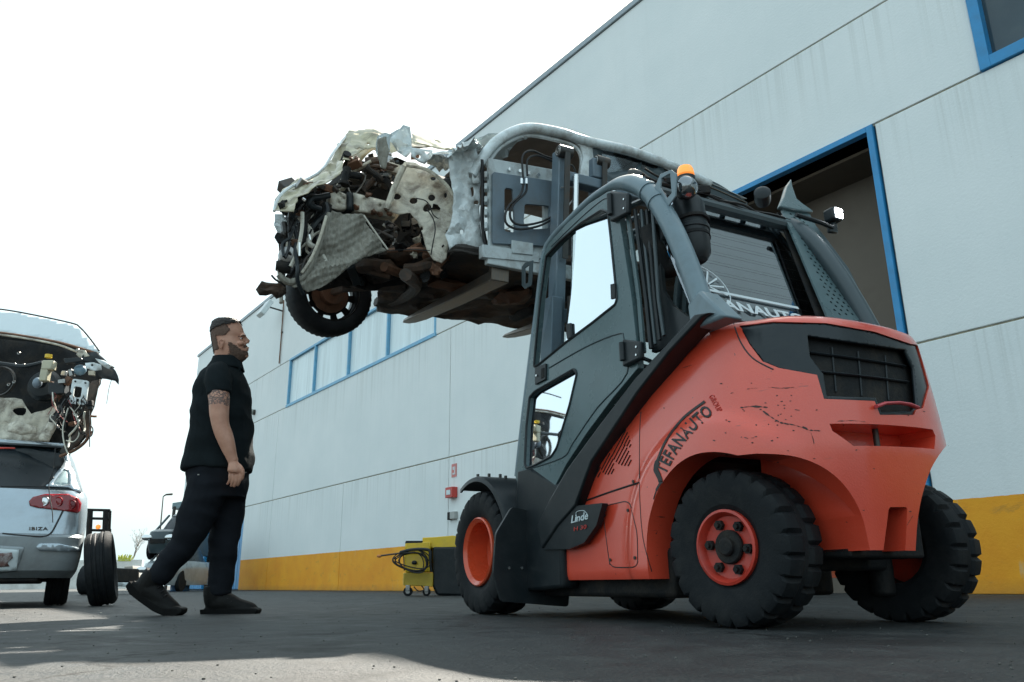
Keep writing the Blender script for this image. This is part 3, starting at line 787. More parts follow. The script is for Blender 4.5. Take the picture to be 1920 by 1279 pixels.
# scratches and rubbed spots: thin smears of dirt lying on the paint
scm = mat('scratch_grime', (.05, .03, .025), .7, var=.4, dscale=60)
scb = mat('bare_chip', (.35, .30, .27), .6, var=.4, dscale=60)
def smear(pxs, wid, seed, mt=scm, brk=.35):
    rn_ = random.Random(seed); P = smoothpath([Vector(p) for p in pxs], 8); i = 0
    while i < len(P)-2:
        n_ = rn_.randint(2, 7); seg = P[i:i+n_+1]; i += n_
        if rn_.random() < brk or len(seg) < 3: continue
        ww = wid*rn_.uniform(.3, 1.1); vs = []; fs = []
        for j, p in enumerate(seg):
            t_ = (seg[min(j+1, len(seg)-1)]-seg[max(j-1, 0)]).normalized(); n = Vector((t_.y, -t_.x)); e = math.sin(math.pi*(j+.05)/(len(seg)-.9))
            for s_ in (-1, 1):
                q = onbody(*(p+n*s_*(ww*e*rn_.uniform(.5, 1))/2+Vector((0, rn_.uniform(-.5, .5)))), .0014); vs.append(q if q else (vs[-1] if vs else Vector((0, 0, 0))))
        for j in range(len(seg)-1): fs.append((2*j, 2*j+1, 2*j+3, 2*j+2))
        sm_.add(vs, fs)
sm_ = G()
for k_, (pp, w_) in enumerate((([(1388, 765), (1410, 762), (1440, 764)], 4), ([(1430, 770), (1450, 785), (1470, 794), (1500, 797), (1515, 806), (1540, 808)], 5), ([(1470, 793), (1500, 800), (1525, 808)], 4),
        ([(1440, 726), (1470, 728), (1500, 724), (1520, 718)], 2), ([(1370, 738), (1400, 730), (1420, 728)], 1.6), ([(1465, 842), (1480, 846), (1498, 850)], 3), ([(1395, 820), (1405, 822), (1420, 818)], 2.4), ([(1490, 768), (1520, 772), (1545, 770)], 2),
        ([(1520, 810), (1526, 830), (1524, 845)], 1.6), ([(1742, 735), (1752, 736), (1760, 742)], 2), ([(1570, 790), (1600, 789), (1640, 793)], 1.5), ([(1700, 985), (1706, 975), (1712, 965)], 1.6), ([(1280, 690), (1300, 684)], 1.2))): smear(pp, w_, 100+k_)
sm_.build('scuff_marks', scm, body, solid=.0006, smooth=False)['kind'] = 'stuff'
sm_ = G(); rn_ = random.Random(8)
for k_ in range(46):
    x = rn_.gauss(1440, 50); y = rn_.gauss(790, 30)
    if k_ > 30: x = rn_.uniform(1230, 1740); y = rn_.uniform(640, 1000)
    q = onbody(x, y, .0012)
    if q:
        r_ = rn_.uniform(.0012, .0035); q2 = [onbody(x+rn_.uniform(.5, 2.2)*math.cos(a_)*1.4, y+rn_.uniform(.5, 2)*math.sin(a_)*.8, .0012) for a_ in (0, 1, 2.2, 3.3, 4.3, 5.3)]
        if all(q2): sm_.add(q2, [tuple(range(6))])
sm_.build('paint_chips', scm, body, solid=.0005, smooth=False)['kind'] = 'stuff'
# --- black lower plate with the maker's lettering
PLB = TYp(.572)
def plate(name, px_loops, pl, th, mt, parent=T, bevel=.004, r=0, h0=0, **k):
    loops = []
    for l in px_loops:
        q = [pl.t(*p) for p in l]
        if r: q = rounded(q, r)
        loops.append([pl.P(a, b, h0) for a, b in q])
    return G().prism(loops, pl.n*th).build(name, mt, parent, bevel=bevel, **k)
nsign = -1 if PLB.n.dot(TL) > 0 else 1     # prism direction so that thickness goes inward
def side(y, tilt=0): return TYp(y, tilt)
lp = side(.575)
lab = plate('name_plate', [[(1018, 1030), (1030, 985), (1068, 950), (1130, 943), (1118, 985), (1095, 1018), (1066, 1030)]], lp, .03*nsign, M_['black'], r=.01)
def flatlet(name, txt, pl, p0, p1, size, mt, bold=.01, shear=0, parent=None, h=.002):
    me = curve_text(txt, 1.0, .0, bold, shear); xs = [v.co.x for v in me.vertices]; x0, x1 = min(xs), max(xs)
    a = Vector(pl.t(*p0)); b = Vector(pl.t(*p1)); d = b-a; n = Vector((-d.y, d.x)).normalized()
    if n.y < 0: n = -n
    vs = []
    for v in me.vertices:
        q = a+d*((v.co.x-x0)/(x1-x0))+n*v.co.y*size; vs.append(pl.P(q.x, q.y, h))
    m2 = bpy.data.meshes.new(name); m2.from_pydata([tuple(p) for p in vs], [], [tuple(p.vertices) for p in me.polygons])
    return link(name, m2, mt, parent or T, smooth=False, solid=.0015)
hs = -nsign*.003
flatlet('lettering', 'Linde', lp, (1072, 981), (1104, 973), .048, M_['stickerw'], bold=.012, shear=.25, parent=lab, h=hs)
flatlet('lettering', 'H 30', lp, (1077, 996), (1101, 991), .026, M_['stickerr'], bold=.0, shear=.1, parent=lab, h=hs)
pts = [lp.P(*lp.t(*p), hs) for p in ((1072, 980), (1082, 976), (1081, 962), (1087, 958), (1096, 958), (1102, 964))]
G().tube(smoothpath(pts), .0016, 5).build('lettering_stroke', M_['stickerw'], lab)
# diagonal black guard bar and the black sill under it
db = side(.585)
bar = [(1331, 585), (1300, 590), (1246, 648), (1190, 708), (1120, 800), (1062, 880), (1030, 935), (1006, 985), (1015, 1030), (1045, 985), (1078, 948), (1108, 866), (1194, 737), (1254, 660), (1316, 594)]
plate('guard_strut', [bar], db, .10*nsign, M_['black'], bevel=.018, seg=3)
G(TM).prism([[Vector((x, .46, z)) for x, z in ((1.02, .14), (1.02, .62), (1.30, .74), (1.47, .74), (1.50, .5), (1.42, .12))]], (0, .10, 0)).build('front_skirt', M_['black'], T, bevel=.02)
G(TM).prism([[Vector((x, -.56, z)) for x, z in ((1.02, .14), (1.02, .62), (1.30, .74), (1.47, .74), (1.50, .5), (1.42, .12))]], (0, .10, 0)).build('front_skirt', M_['black'], T, bevel=.02)
# chassis
g = G(TM); g.bx(.32, 1.5, -.46, .46, .10, .30); g.bx(1.3, 2.0, -.36, .36, .14, .72); g.build('chassis', M_['dark'], T, bevel=.02)
g = G(TM); g.bx(-.10, .08, -.30, .30, .20, .40); g.cyl((-.02, .32, .1), (-.02, .32, .45), .05, 12); g.cyl((-.04, -.32, .1), (-.04, -.32, .45), .05, 12)
g.build('steer_axle', M_['dark'], T, bevel=.015)
g = G(TM); g.bx(-.34, -.12, -.20, .20, .24, .60); g.build('counterweight_core', M_['dark'], T, bevel=.01)
# front mudguard: deep curved band over the tyre, edge flange, flap
def guard(side_):
    cx, cz = 1.83, .335; secs = []; secs2 = []
    for i in range(30):
        th = math.radians(118 - (118+62)*i/29)   # from ahead of the tyre over the top to behind
        th = math.radians(62+ (203-62)*i/29)
        ca, sa_ = math.cos(th), math.sin(th)
        def pt(r, y): return Vector((cx+ca*r, y*side_, cz+sa_*r))
        ro = .415 + .03*max(0, (i-16)/13)
        secs.append([pt(ro-.012, .29), pt(ro, .29), pt(ro, .625), pt(ro-.006, .64), pt(ro-.03, .645), pt(ro-.03, .633), pt(ro-.014, .628)])
    o = G(TM).loft(secs).build('mudguard', M_['black'], T, angle=50)
    return o
for s_ in (1, -1): mg = guard(s_)
mg = [o for o in T.children if o.name == 'mudguard'][0]
fl = side(.60)
PX = TXp(1.36)
# flap hanging behind the tyre
flp = [(960, 950), (1003, 960), (1010, 1010), (1045, 1075), (1068, 1110), (1066, 1138), (940, 1128), (925, 1075), (930, 1000)]
q = [PX.t(*p) for p in flp]
G().prism([[PX.P(a, b) for a, b in rounded(q, .02)]], TF*.018).build('mud_flap', M_['black'], T, bevel=.004)
for p in ((954, 1065), (978, 1065)):
    c = PX.P(*PX.t(*p)); G().cyl(c-TF*.006, c+TF*.01, .007, 10).build('screw', M_['chrome'], mg)
for p in ((896, 893), (917, 892), (938, 893), (948, 896)):
    c = (TI @ TYp(.5).hit(*p)); c = TM @ Vector((c.x, .5, c.z)); G().cyl(c-Vector((0, 0, .02)), c+Vector((0, 0, .012)), .009, 8).build('screw', M_['dsteel'], mg)
# --- cab
TI_ = .035                      # the cab sides lean in
cp = TYp(.555, TI_)
def cpt(p, h=0):
    return cp.P(*cp.t(*p), h)
arc_px = [(962, 893), (972, 800), (984, 700), (998, 590), (1012, 480), (1026, 447), (1062, 408), (1100, 371), (1138, 346), (1168, 341), (1196, 350), (1218, 370), (1240, 405), (1262, 450), (1284, 505), (1308, 572), (1316, 592)]
ctr = cp.P(*cp.t(1100, 700))
def mirror(p):   # to the right-hand side of the truck
    l = TI @ p; return TM @ Vector((l.x, -l.y, l.z))
ap = smoothpath([cpt(p, .0) for p in arc_px], 5)
def prof_r(i, n): return .020 if i < n*.48 else min(.046, .020+(i-n*.48)*.0035)
rs = [prof_r(i, len(ap)) for i in range(len(ap))]
inw = TL*-.03
G().tube([p+inw for p in ap], rs, 14).build('guard_tube', M_['guard'], T, angle=60)
rs2 = [max(.03, r*1.0) for r in rs]
G().tube([mirror(p+inw) for p in ap], rs2, 14).build('guard_tube', M_['cabd'], T, angle=60)
# clamp rings on the tube
for i in (52, 56):
    a, b = ap[i]+inw, ap[i+1]+inw; d = (b-a).normalized()*.012
    G().cyl(a-d, a+d, .051, 18).build('tube_collar', M_['guard'], T)
# foot of the rear tube
ft = ap[-1]+inw
g = G(TM); l = TI @ ft
g.prism([[Vector((l.x-.15, l.y-.05, l.z-.05)), Vector((l.x+.05, l.y-.05, l.z-.05)), Vector((l.x+.06, l.y-.05, l.z+.06)), Vector((l.x-.02, l.y-.05, l.z+.10))]], (0, .1, 0))
g.build('tube_foot', M_['guard'], T, bevel=.012)
# door leaf with two windows
dout = [(966, 893), (978, 800), (990, 700), (1003, 600), (1017, 480), (1030, 455), (1062, 420), (1104, 382), (1140, 359), (1153, 358), (1160, 400), (1172, 480), (1184, 560), (1193, 640), (1196, 690), (1150, 745), (1100, 812), (1062, 870), (1034, 925), (1000, 935), (975, 925)]
w1 = [(1001, 688), (1005, 640), (1013, 560), (1024, 480), (1050, 452), (1090, 418), (1128, 394), (1140, 398), (1147, 460), (1157, 560), (1154, 571), (1110, 606), (1060, 643), (1010, 684)]
w2 = [(984, 872), (987, 800), (993, 745), (1002, 735), (1077, 692), (1082, 700), (1068, 760), (1044, 840), (1034, 856), (1000, 874), (988, 878)]
door = plate('door', [dout, w1, w2], cp, .035*nsign, M_['cab'], bevel=.006, r=.0, seg=3)
def rim_(loop, w, dx=0):
    c = Vector((sum(p[0] for p in loop)/len(loop), sum(p[1] for p in loop)/len(loop)))
    return [tuple(Vector(p)+(c-Vector(p)).normalized()*w) for p in loop]
for nm, l in (('window_seal', w1), ('window_seal', w2)):
    pts = [cp.P(a, b, 0.0) for a, b in rounded([cp.t(*p) for p in l], .015)]
    G().tube(pts, .0075, 6, closed=True).build(nm, M_['black'], door)
# the upper window's front half is slid open; the rear pane and the lower pane mirror the bright yard
for l in ([(1078, 432), (1090, 418), (1128, 394), (1140, 398), (1147, 460), (1157, 560), (1154, 571), (1110, 606), (1062, 642), (1070, 560), (1076, 480)], w2):
    q_ = [cp.t(*p) for p in l]; b0, b1 = min(b for a, b in q_), max(b for a, b in q_)
    G().prism([[cp.P(a, b, (.018 if l is w2 else .062-.15*(a-min(p[0] for p in q_)))*nsign) for a, b in q_]], cp.n*.004*nsign).build('window_pane', M_['mirrorglass'], door, smooth=False)
# pressed line on the door, latch, hinges
pr = [(1030, 690), (1100, 650), (1160, 626), (1170, 636), (1176, 700), (1120, 765), (1075, 830), (1055, 858), (990, 880)]
G().tube(smoothpath([cp.P(*cp.t(*p), -.001*nsign) for p in pr], 4), .0035, 6).build('pressed_line', M_['cabd'], door)
pr = [(1034, 462), (1090, 408), (1128, 376), (1141, 372)]
G().tube(smoothpath([cp.P(*cp.t(*p), -.001*nsign) for p in pr], 4), .003, 6).build('pressed_line', M_['cabd'], door)
lt = plate('door_latch', [[(1006, 690), (1026, 682), (1026, 712), (1006, 722)]], cp, -.012*nsign, M_['black'], parent=door, bevel=.003)
c = cpt((1011, 705), -.014*nsign); G().cyl(c, c-cp.n*nsign*.006, .006, 10).build('lock', M_['chrome'], lt)
plate('latch_recess', [[(1019, 692), (1024, 690), (1024, 708), (1019, 711)]], cp, -.015*nsign, M_['dark'], parent=lt, bevel=.001)
for p, hgt in (((1166, 385), 34), ((1190, 660), 30)):
    x, y = p
    plate('door_hinge', [[(x-14, y-hgt*.75), (x+20, y-hgt*.6), (x+20, y+hgt*.5), (x-14, y+hgt)]], cp, -.03*nsign, M_['black'], parent=door, bevel=.01)
    a = cpt((x-12, y-hgt*.5), -.035*nsign); b = cpt((x-10, y+hgt*.6), -.035*nsign); G().cyl(a, b, .014, 12).build('hinge_pin', M_['black'], door)
    for k_ in (-.25, .25):
        c = cpt((x+14, y+hgt*k_), -.03*nsign); G().cyl(c, c-cp.n*nsign*.004, .005, 8).build('hinge_screw', M_['chrome'], door)
for p in ((1152, 548), (1069, 622)):
    plate('window_catch', [[(p[0]-4, p[1]-14), (p[0]+4, p[1]-16), (p[0]+5, p[1]+12), (p[0]-3, p[1]+14)]], cp, -.012*nsign, M_['black'], parent=door, bevel=.002)
plate('door_handle_hoop', [[(978, 500), (985, 492), (999, 488), (996, 535), (984, 542), (978, 535)], [(984, 503), (992, 497), (990, 530), (984, 533)]], cp, .006*nsign, M_['cabd'], bevel=.001, h0=-.0)
# B-post: vertical seals and trims behind the door
for k_, (xa, xb, xc, wd, mt) in enumerate(((1170, 1192, 1200, 13, 'cab'), (1184, 1205, 1214, 11, 'black'), (1196, 1213, 1222, 8, 'cabd'), (1206, 1221, 1230, 8, 'black'), (1217, 1228, 1238, 9, 'cabd'))):
    pts = [cpt((xa, 392), .02*nsign), cpt((xb, 560), .02*nsign), cpt((xc, 660-k_*8), .02*nsign)]
    G().tube(pts, wd*.00095, 8).build('pillar_trim', M_[mt], T)
# rear quarter cover (black) with the rear window opening beyond
rp = TYp(.50, TI_)
plate('quarter_cover', [[(1222, 400), (1243, 405), (1236, 470), (1243, 545), (1262, 575), (1300, 600), (1240, 655), (1222, 662)]], rp, .02*nsign, M_['black'], r=.01)
# inner cab: rear window, floor, seat, steering column, far side frame
def loc_box(name, x0, x1, y0, y1, z0, z1, mt, bev=.01, parent=T): return G(TM).bx(x0, x1, y0, y1, z0, z1).build(name, M_[mt], parent, bevel=bev)
rw = TXp(.12)
G(TM).prism([[Vector((.42, -.42, 1.98)), Vector((.42, .42, 1.98)), Vector((.04, .50, 1.22)), Vector((.04, -.50, 1.22))]], (-.012, 0, -.004)).build('rear_window', M_['tint'], T, smooth=False)
# rear window heating lines and sticker
rwp = Plane(TM @ Vector((.04, 0, 1.22)), -TL, TM.to_3x3() @ Vector((.38, 0, .76)))
for k_ in range(10):
    b = .06+k_*.075; wv = .42-.02*k_/10
    G().tube([rwp.P(-wv, b, .016), rwp.P(wv, b, .016)], .0005, 4).build('heating_wire', M_['cable'], T)
def rwt(a, b): return rwp.P(a, b, .018)
def rwtext(txt, a0, a1, b, size, mt):
    me = curve_text(txt, 1.0, 0, .03); xs = [v.co.x for v in me.vertices]; x0, x1 = min(xs), max(xs)
    m2 = bpy.data.meshes.new('t'); m2.from_pydata([tuple(rwt(a0+(a1-a0)*(v.co.x-x0)/(x1-x0), b+v.co.y*size)) for v in me.vertices], [], [tuple(p.vertices) for p in me.polygons])
    return link('window_lettering', m2, mt, T, smooth=False, solid=.001)
sg = 1
rwtext('TEFANAUTO', -.49, .17, .045, .075, M_['stickerw'])
G().prism([[rwt(-.49, .135), rwt(.17, .135), rwt(.17, .15), rwt(-.49, .15)]], rwp.n*.001).build('window_lettering', M_['stickerw'], T, smooth=False)
G().prism([[rwt(-.42, .02), rwt(-.33, .02), rwt(-.33, .11), rwt(-.37, .13)]], rwp.n*.001).build('window_lettering', M_['stickerw'], T, smooth=False)
# alloy wheel drawing on the rear window: thin white spokes and ring
ring = [rwt(-.36+.12*math.cos(t_*.21), .17+.13*math.sin(t_*.21)) for t_ in range(-4, 12)]
G().tube(ring, .0022, 4).build('wheel_decal', M_['stickerw'], T)
for k_ in range(10):
    th = math.radians(-20+k_*26)
    G().prism([[rwt(-.36+.02*math.cos(th-.2), .17+.02*math.sin(th-.2)), rwt(-.36+.105*math.cos(th-.03), .17+.115*math.sin(th-.03)), rwt(-.36+.11*math.cos(th+.05), .17+.12*math.sin(th+.05)), rwt(-.36+.02*math.cos(th+.2), .17+.02*math.sin(th+.2))]], rwp.n*.001).build('wheel_decal', M_['stickerw'], T, smooth=False)
loc_box('cab_floor', .3, 1.6, -.45, .45, .66, .72, 'black')
seat = G(TM).bx(.32, .80, -.24, .24, .95, 1.12).build('seat', M_['black'], T, bevel=.05, seg=3)
G(TM).box((.34, 0, 1.34), (.14, .44, .50), Matrix.Rotation(-.15, 3, 'Y')).build('seat_back', M_['black'], T, bevel=.05, seg=3)
G(TM).tube([(1.35, 0, .72), (1.25, 0, 1.15), (1.18, 0, 1.32)], .035, 10).build('steering_column', M_['black'], T)
G(TM).lathe([(.15, -.012), (.165, 0), (.15, .012), (.14, 0), (.15, -.012)], (1.15, 0, 1.36), (-.5, 0, .85), 28).build('steering_wheel', M_['black'], T)
loc_box('dashboard', 1.25, 1.45, -.42, .42, .72, 1.12, 'black', .03)
loc_box('control_console', .45, .9, -.42, -.30, 1.0, 1.25, 'black', .03)
# right-hand door frame seen through the cab
rd = []
for p in w1: rd.append(mirror(cpt(p)))
def mloop(l): return [mirror(cpt(p)) for p in l]
G().prism([mloop(dout), mloop(w1), mloop(w2)], TL*.03).build('door', M_['cabd'], T, bevel=.005)
G().prism([mloop(w1)], TL*.004).build('window_pane', M_['glass'], T, smooth=False)
# front posts and windscreen, roof hoops
fp = [cp.P(*cp.t(*p), .03*nsign) for p in ((1008, 690), (1020, 560), (1032, 470))]
# cross members at roof level: front, middle, rear
def cross(i, r, nm='roof_member'):
    a = ap[i]+inw; b = mirror(ap[i]+inw); G().tube([a, b], r, 10).build(nm, M_['cabd'], T)
n_ = len(ap)
cross(int(n_*.36), .03); cross(int(n_*.62), .03)
i0, i1 = int(n_*.36), int(n_*.62)
for k_ in range(1, 7):
    t_ = k_/7; a = (ap[i0]+inw).lerp(mirror(ap[i0]+inw), t_)+Vector((0, 0, .02)); b = (ap[i1]+inw).lerp(mirror(ap[i1]+inw), t_)+Vector((0, 0, .02))
    G().tube([a, b], .016, 6).build('roof_bar', M_['cabd'], T)
pts = [ap[i0]+inw, mirror(ap[i0]+inw), mirror(ap[i1]+inw), ap[i1]+inw]
ptsf = [ap[3]+inw, mirror(ap[3]+inw), mirror(ap[i0]+inw), ap[i0]+inw]
G().prism([[p-TF*0 for p in ptsf]], TF*.004).build('windscreen', M_['glass'], T, smooth=False)
# perforated cover on the right rear pillar, with its fin
cvp = Plane(rwp.o + rwp.n*(.07 if rwp.n.dot(TF) < 0 else -.07), rwp.u, rwp.v)
def cvt(p): return Vector(cvp.t(*p))
c4 = [cvt(p) for p in ((1462, 392), (1516, 404), (1624, 604), (1552, 604))]
loops = [[c4[0], c4[1], c4[2], c4[3]]]
for i in range(30):
    for j in range(3):
        v_ = .05+.031*i; u_ = .26+.17*j+(.08 if i % 2 else 0)
        c = (c4[0].lerp(c4[1], u_)).lerp(c4[3].lerp(c4[2], u_), v_); hl = []
        for q in range(6):
            th = q*math.pi/3; hl.append(c+Vector((math.cos(th), math.sin(th)))*.0085)
        loops.append(hl)
sgn_ = 1 if cvp.n.dot(TF) < 0 else -1
G().prism([[cvp.P(p.x, p.y) for p in l] for l in loops], cvp.n*.010*sgn_).build('perforated_cover', M_['cab'], T, smooth=False)
G().prism([[cvp.P(*cvt(p), -.03*sgn_) for p in ((1462, 392), (1516, 404), (1624, 604), (1545, 604))]], cvp.n*.008*sgn_).build('pillar_liner', M_['dark'], T)
G().prism([[cvp.P(*cvt(p)) for p in ((1455, 394), (1462, 376), (1468, 356), (1478, 342), (1480, 356), (1488, 380), (1500, 390), (1520, 404), (1490, 402))]], cvp.n*.03*sgn_).build('shark_fin', M_['cab'], T, bevel=.008)
G().prism([[cvp.P(*cvt(p), -.02*sgn_) for p in ((1516, 404), (1545, 440), (1590, 500), (1642, 604), (1624, 604))]], cvp.n*.02*sgn_).build('pillar_edge', M_['cabd'], T, bevel=.008)
# work light on its arm
wl = TI @ TXp(.25).hit(1562, 405)
hsn = G(TM).box(wl, (.07, .075, .075)).build('work_light', M_['black'], T, bevel=.014)
for i in range(3):
    for j in range(3):
        c = wl+Vector((-.037, (i-1)*.019, (j-1)*.019)); G(TM).cyl(c, c+Vector((-.004, 0, 0)), .0085, 8).build('led', M_['led'], hsn)
G(TM).tube([wl+Vector((0, 0, -.03)), wl+Vector((.0, .02, -.07)), wl+Vector((0, .10, -.06)), (wl.x+.02, -.44, wl.z-.04)], .012, 8).build('light_arm', M_['black'], T)
G(TM).prism([[wl+Vector((.05, -.09, .04)), wl+Vector((.05, -.03, .05)), wl+Vector((.05, -.02, -.07)), wl+Vector((.05, -.09, -.06))]], (.02, 0, 0)).build('mirror', M_['gloss'], T, bevel=.008)
# beacon with amber lens on the roof rear corner, ring bracket, spot lamp, air filter
bc = TI @ TYp(.36).hit(1285, 322)
bz0 = bc
bcn = G(TM).lathe([(0, -.02), (.040, -.02), (.040, -.014), (.036, .010), (.030, .022), (.018, .028), (0, .03)], bz0, (0, 0, 1), 20).build('beacon_lens', M_['amber'], T)
G(TM).cyl(bz0-Vector((0, 0, .05)), bz0-Vector((0, 0, .03)), .042, 20).build('beacon_base', M_['black'], T)
lc = TI @ TYp(.40).hit(1286, 352)
d_ = Vector((-1, .25, -.12)).normalized()
sp = G(TM).lathe([(0, -.06), (.03, -.055), (.052, -.02), (.055, .012), (.05, .018), (.0, .018)], lc, d_, 24).build('work_lamp', M_['black'], T)
G(TM).lathe([(0, .045), (.03, .038), (.048, .020), (.052, .014), (.0, .012)], lc, d_, 24).build('lamp_lens', M_['tint'], sp)
for k_ in (-1, 1): G(TM).ell(lc+d_*.02+Vector((0, k_*.020, 0)), (.010, .015, .015)).build('reflector', M_['steel'], sp)
G(TM).tube([lc, lc-d_*.05+Vector((0, 0, .02)), lc-d_*.1+Vector((0, .0, .0))], .012, 6).build('lamp_stalk', M_['dsteel'], T)
br = TYp(.50)
plate('lifting_bracket', [[(1246, 388), (1224, 358), (1238, 326), (1258, 318), (1268, 326), (1266, 368), (1252, 388)], [(1240, 334), (1256, 325), (1259, 362), (1250, 372), (1238, 352)]], br, .008*nsign, M_['guard'], bevel=.002)
# air filter canister and intake pipes behind the tube
af = TI @ TYp(.30).hit(1296, 430)
g = G(TM); g.lathe([(0, -.17), (.05, -.165), (.072, -.13), (.078, -.02), (.084, -.018), (.084, .0), (.078, .004), (.076, .12), (.065, .15), (.05, .16), (0, .16)], af, (.1, 0, 1), 24); g.build('air_filter', M_['black'], T)
g = G(TM); g.cyl(af+Vector((0, 0, .02)), af+Vector((0.003, 0, .035)), .088, 24); g.cyl(af+Vector((0, 0, -.06)), af+Vector((.003, 0, -.045)), .086, 24); g.build('filter_strap', M_['dark'], T)
ex = [TI @ TYp(.34).hit(*p) for p in ((1212, 400), (1214, 450), (1217, 500), (1224, 545), (1250, 575), (1275, 610), (1270, 640))]
G(TM).tube(smoothpath(ex, 5), .036, 14).build('intake_pipe', M_['black'], T)
ex = [af+Vector((.0, .05, -.15)), af+Vector((.05, .12, -.2)), af+Vector((.06, .16, -.12)), af+Vector((.08, .18, .0))]
G(TM).tube(smoothpath(ex, 5), .045, 12).build('intake_hose', M_['dark'], T)
# hoses and bits along the rear roof edge
rr = random.Random(5)
for k_ in range(4):
    a = ap[i1]+inw; b = mirror(ap[i1]+inw); pts = []
    for i in range(9):
        t_ = i/8; pts.append(a.lerp(b, t_)+Vector((rr.uniform(-.012, .012), rr.uniform(-.02, .01), .045+.012*k_+rr.uniform(-.012, .012)-.05*t_)))
    G().tube(smoothpath(pts, 3), .010-.0015*k_, 6).build('roof_hose', M_['cable'], T)
for t_, s_ in ((.16, .022), (.27, .018), (.38, .03)):
    c = (ap[i1]+inw).lerp(mirror(ap[i1]+inw), t_)+Vector((0, 0, .07)); G().box(c, (s_*2.2, s_*1.6, s_*1.4)).build('junction_box', M_['dark'], T, bevel=.005)
c = TI @ TYp(.1).hit(1430, 375); g = G(TM); g.lathe([(0, -.02), (.03, -.02), (.036, .0), (.036, .05), (.02, .06), (0, .06)], c, (-.5, .5, .2), 16); g.build('horn', M_['black'], T)
for yy in (.30, -.08): 
    c = Vector((.62, yy, 2.16)); g = G(TM); g.lathe([(0, -.04), (.03, -.035), (.045, 0), (.045, .03), (0, .035)], c, (.6, .5, .1), 16); g.build('roof_lamp', M_['dsteel'], T)
# steering-side grab loop seen through the window
G(TM).tube(smoothpath([(1.0, -.2, 1.9), (.95, -.1, 1.86), (.9, -.0, 1.88), (.92, -.08, 1.93), (1.0, -.2, 1.92)], 5), .010, 8).build('interior_mirror', M_['black'], T)
# --- mast, tilted back with the load
TILT = math.radians(5.5)
MT = TM @ Matrix.Translation((1.95, 0, .3)) @ Matrix.Rotation(-TILT, 4, 'Y') @ Matrix.Translation((-1.95, 0, -.3))
MF = (MT.to_3x3() @ Vector((1, 0, 0))).normalized(); MZ = (MT.to_3x3() @ Vector((0, 0, 1))).normalized()
def MXp(x): return Plane(MT @ Vector((x, 0, 0)), TL, MZ)
MI = MT.inverted()
CY = -.13
for s_ in (1, -1):
    yo, yi = CY+.175*s_, CY+.15*s_
    G(MT).bx(1.99, 2.13, yo-.04, yo+.04, .08, 1.95).build('outer_mast', M_['plate'], T, bevel=.006)
    G(MT).bx(2.0, 2.10, yi-.04, yi+.035, .9, 2.99).build('inner_mast', M_['plate'], T, bevel=.006)
    c = Vector((1.99, yi, 2.965)); G(MT).cyl(c+Vector((0, -.05, 0)), c+Vector((0, .05, 0)), .042, 18).build('chain_pulley', M_['dsteel'], T)
    for r_ in (.03, .015): G(MT).lathe([(r_-.004, 0), (r_, .003), (r_+.004, 0), (r_-.004, 0)], c+Vector((0, .052, 0)), (0, 1, 0), 16).build('pulley_ring', M_['steel'], T)
    G(MT).cyl((1.95, yi-.06*s_, .4), (1.95, yi-.06*s_, 1.95), .034, 14).build('lift_cylinder', M_['dsteel'], T)
    G(MT).cyl((1.95, yi-.07, 1.95), (1.95, yi-.07, 2.80), .020, 14).build('lift_rod', M_['chrome'], T)
    G(MT).bx(1.945, 1.955, yi-.02, yi+.02, 2.2, 2.95).build('lift_chain', M_['dsteel'], T)
G(MT).bx(1.97, 2.08, CY-.62, CY+.12, 2.76, 2.83).build('mast_crosshead', M_['plate'], T, bevel=.008)
G(MT).bx(2.0, 2.10, CY-.2, CY+.2, 1.78, 1.88).build('mast_crosshead', M_['plate'], T, bevel=.008)
c = MI @ MXp(2.0).hit(1119, 318); G(MT).bx(1.97, 2.03, c.y-.05, c.y+.05, c.z-.07, c.z+.07).build('valve_block', M_['plate'], T, bevel=.008)
# --- carriage
cx_ = MXp(2.18)
def rear_plate(name, loops, x, th, mt, r=.0, bevel=.003, parent=T):
    pl = MXp(x); L_ = []
    for l in loops:
        q = [pl.t(*p) for p in l]
        if r: q = rounded(q, r)
        L_.append([pl.P(a, b) for a, b in q])
    return G().prism(L_, MF*th).build(name, M_[mt], parent, bevel=bevel)
car = rear_plate('carriage', [[(916, 296), (1040, 318), (1040, 470), (1010, 486), (918, 478)], [(946, 350), (966, 352), (966, 440), (946, 438)], [(984, 380), (1020, 384), (1020, 440), (980, 436)]], 2.20, .03, 'galv', bevel=.004)
rear_plate('carriage_plate', [[(924, 322), (1040, 340), (1040, 462), (924, 456)], [(946, 352), (962, 354), (966, 436), (946, 434)], [(984, 382), (1030, 386), (1030, 428), (1000, 430), (982, 420)]], 2.17, .022, 'plate', r=.02)
for p in ((955, 318), (974, 321), (991, 325), (1009, 329)):
    c = MXp(2.19).hit(*p); g = G(); g.cyl(c-MF*.012, c+MF*.005, .012, 12); g.build('carriage_bolt', M_['chrome'], car)
for y0 in (330, 352, 376, 400, 425):
    c = MXp(2.2).hit(911, y0); G().box(c, (.02, .05, .045)).build('rack_tooth', M_['galv'], car, bevel=.004)
rear_plate('carriage_foot', [[(905, 458), (1010, 474), (1012, 492), (905, 482)]], 2.17, .06, 'galv', bevel=.004)
rear_plate('side_bracket', [[(960, 450), (1000, 456), (1000, 478), (960, 474)]], 2.16, .02, 'galv')
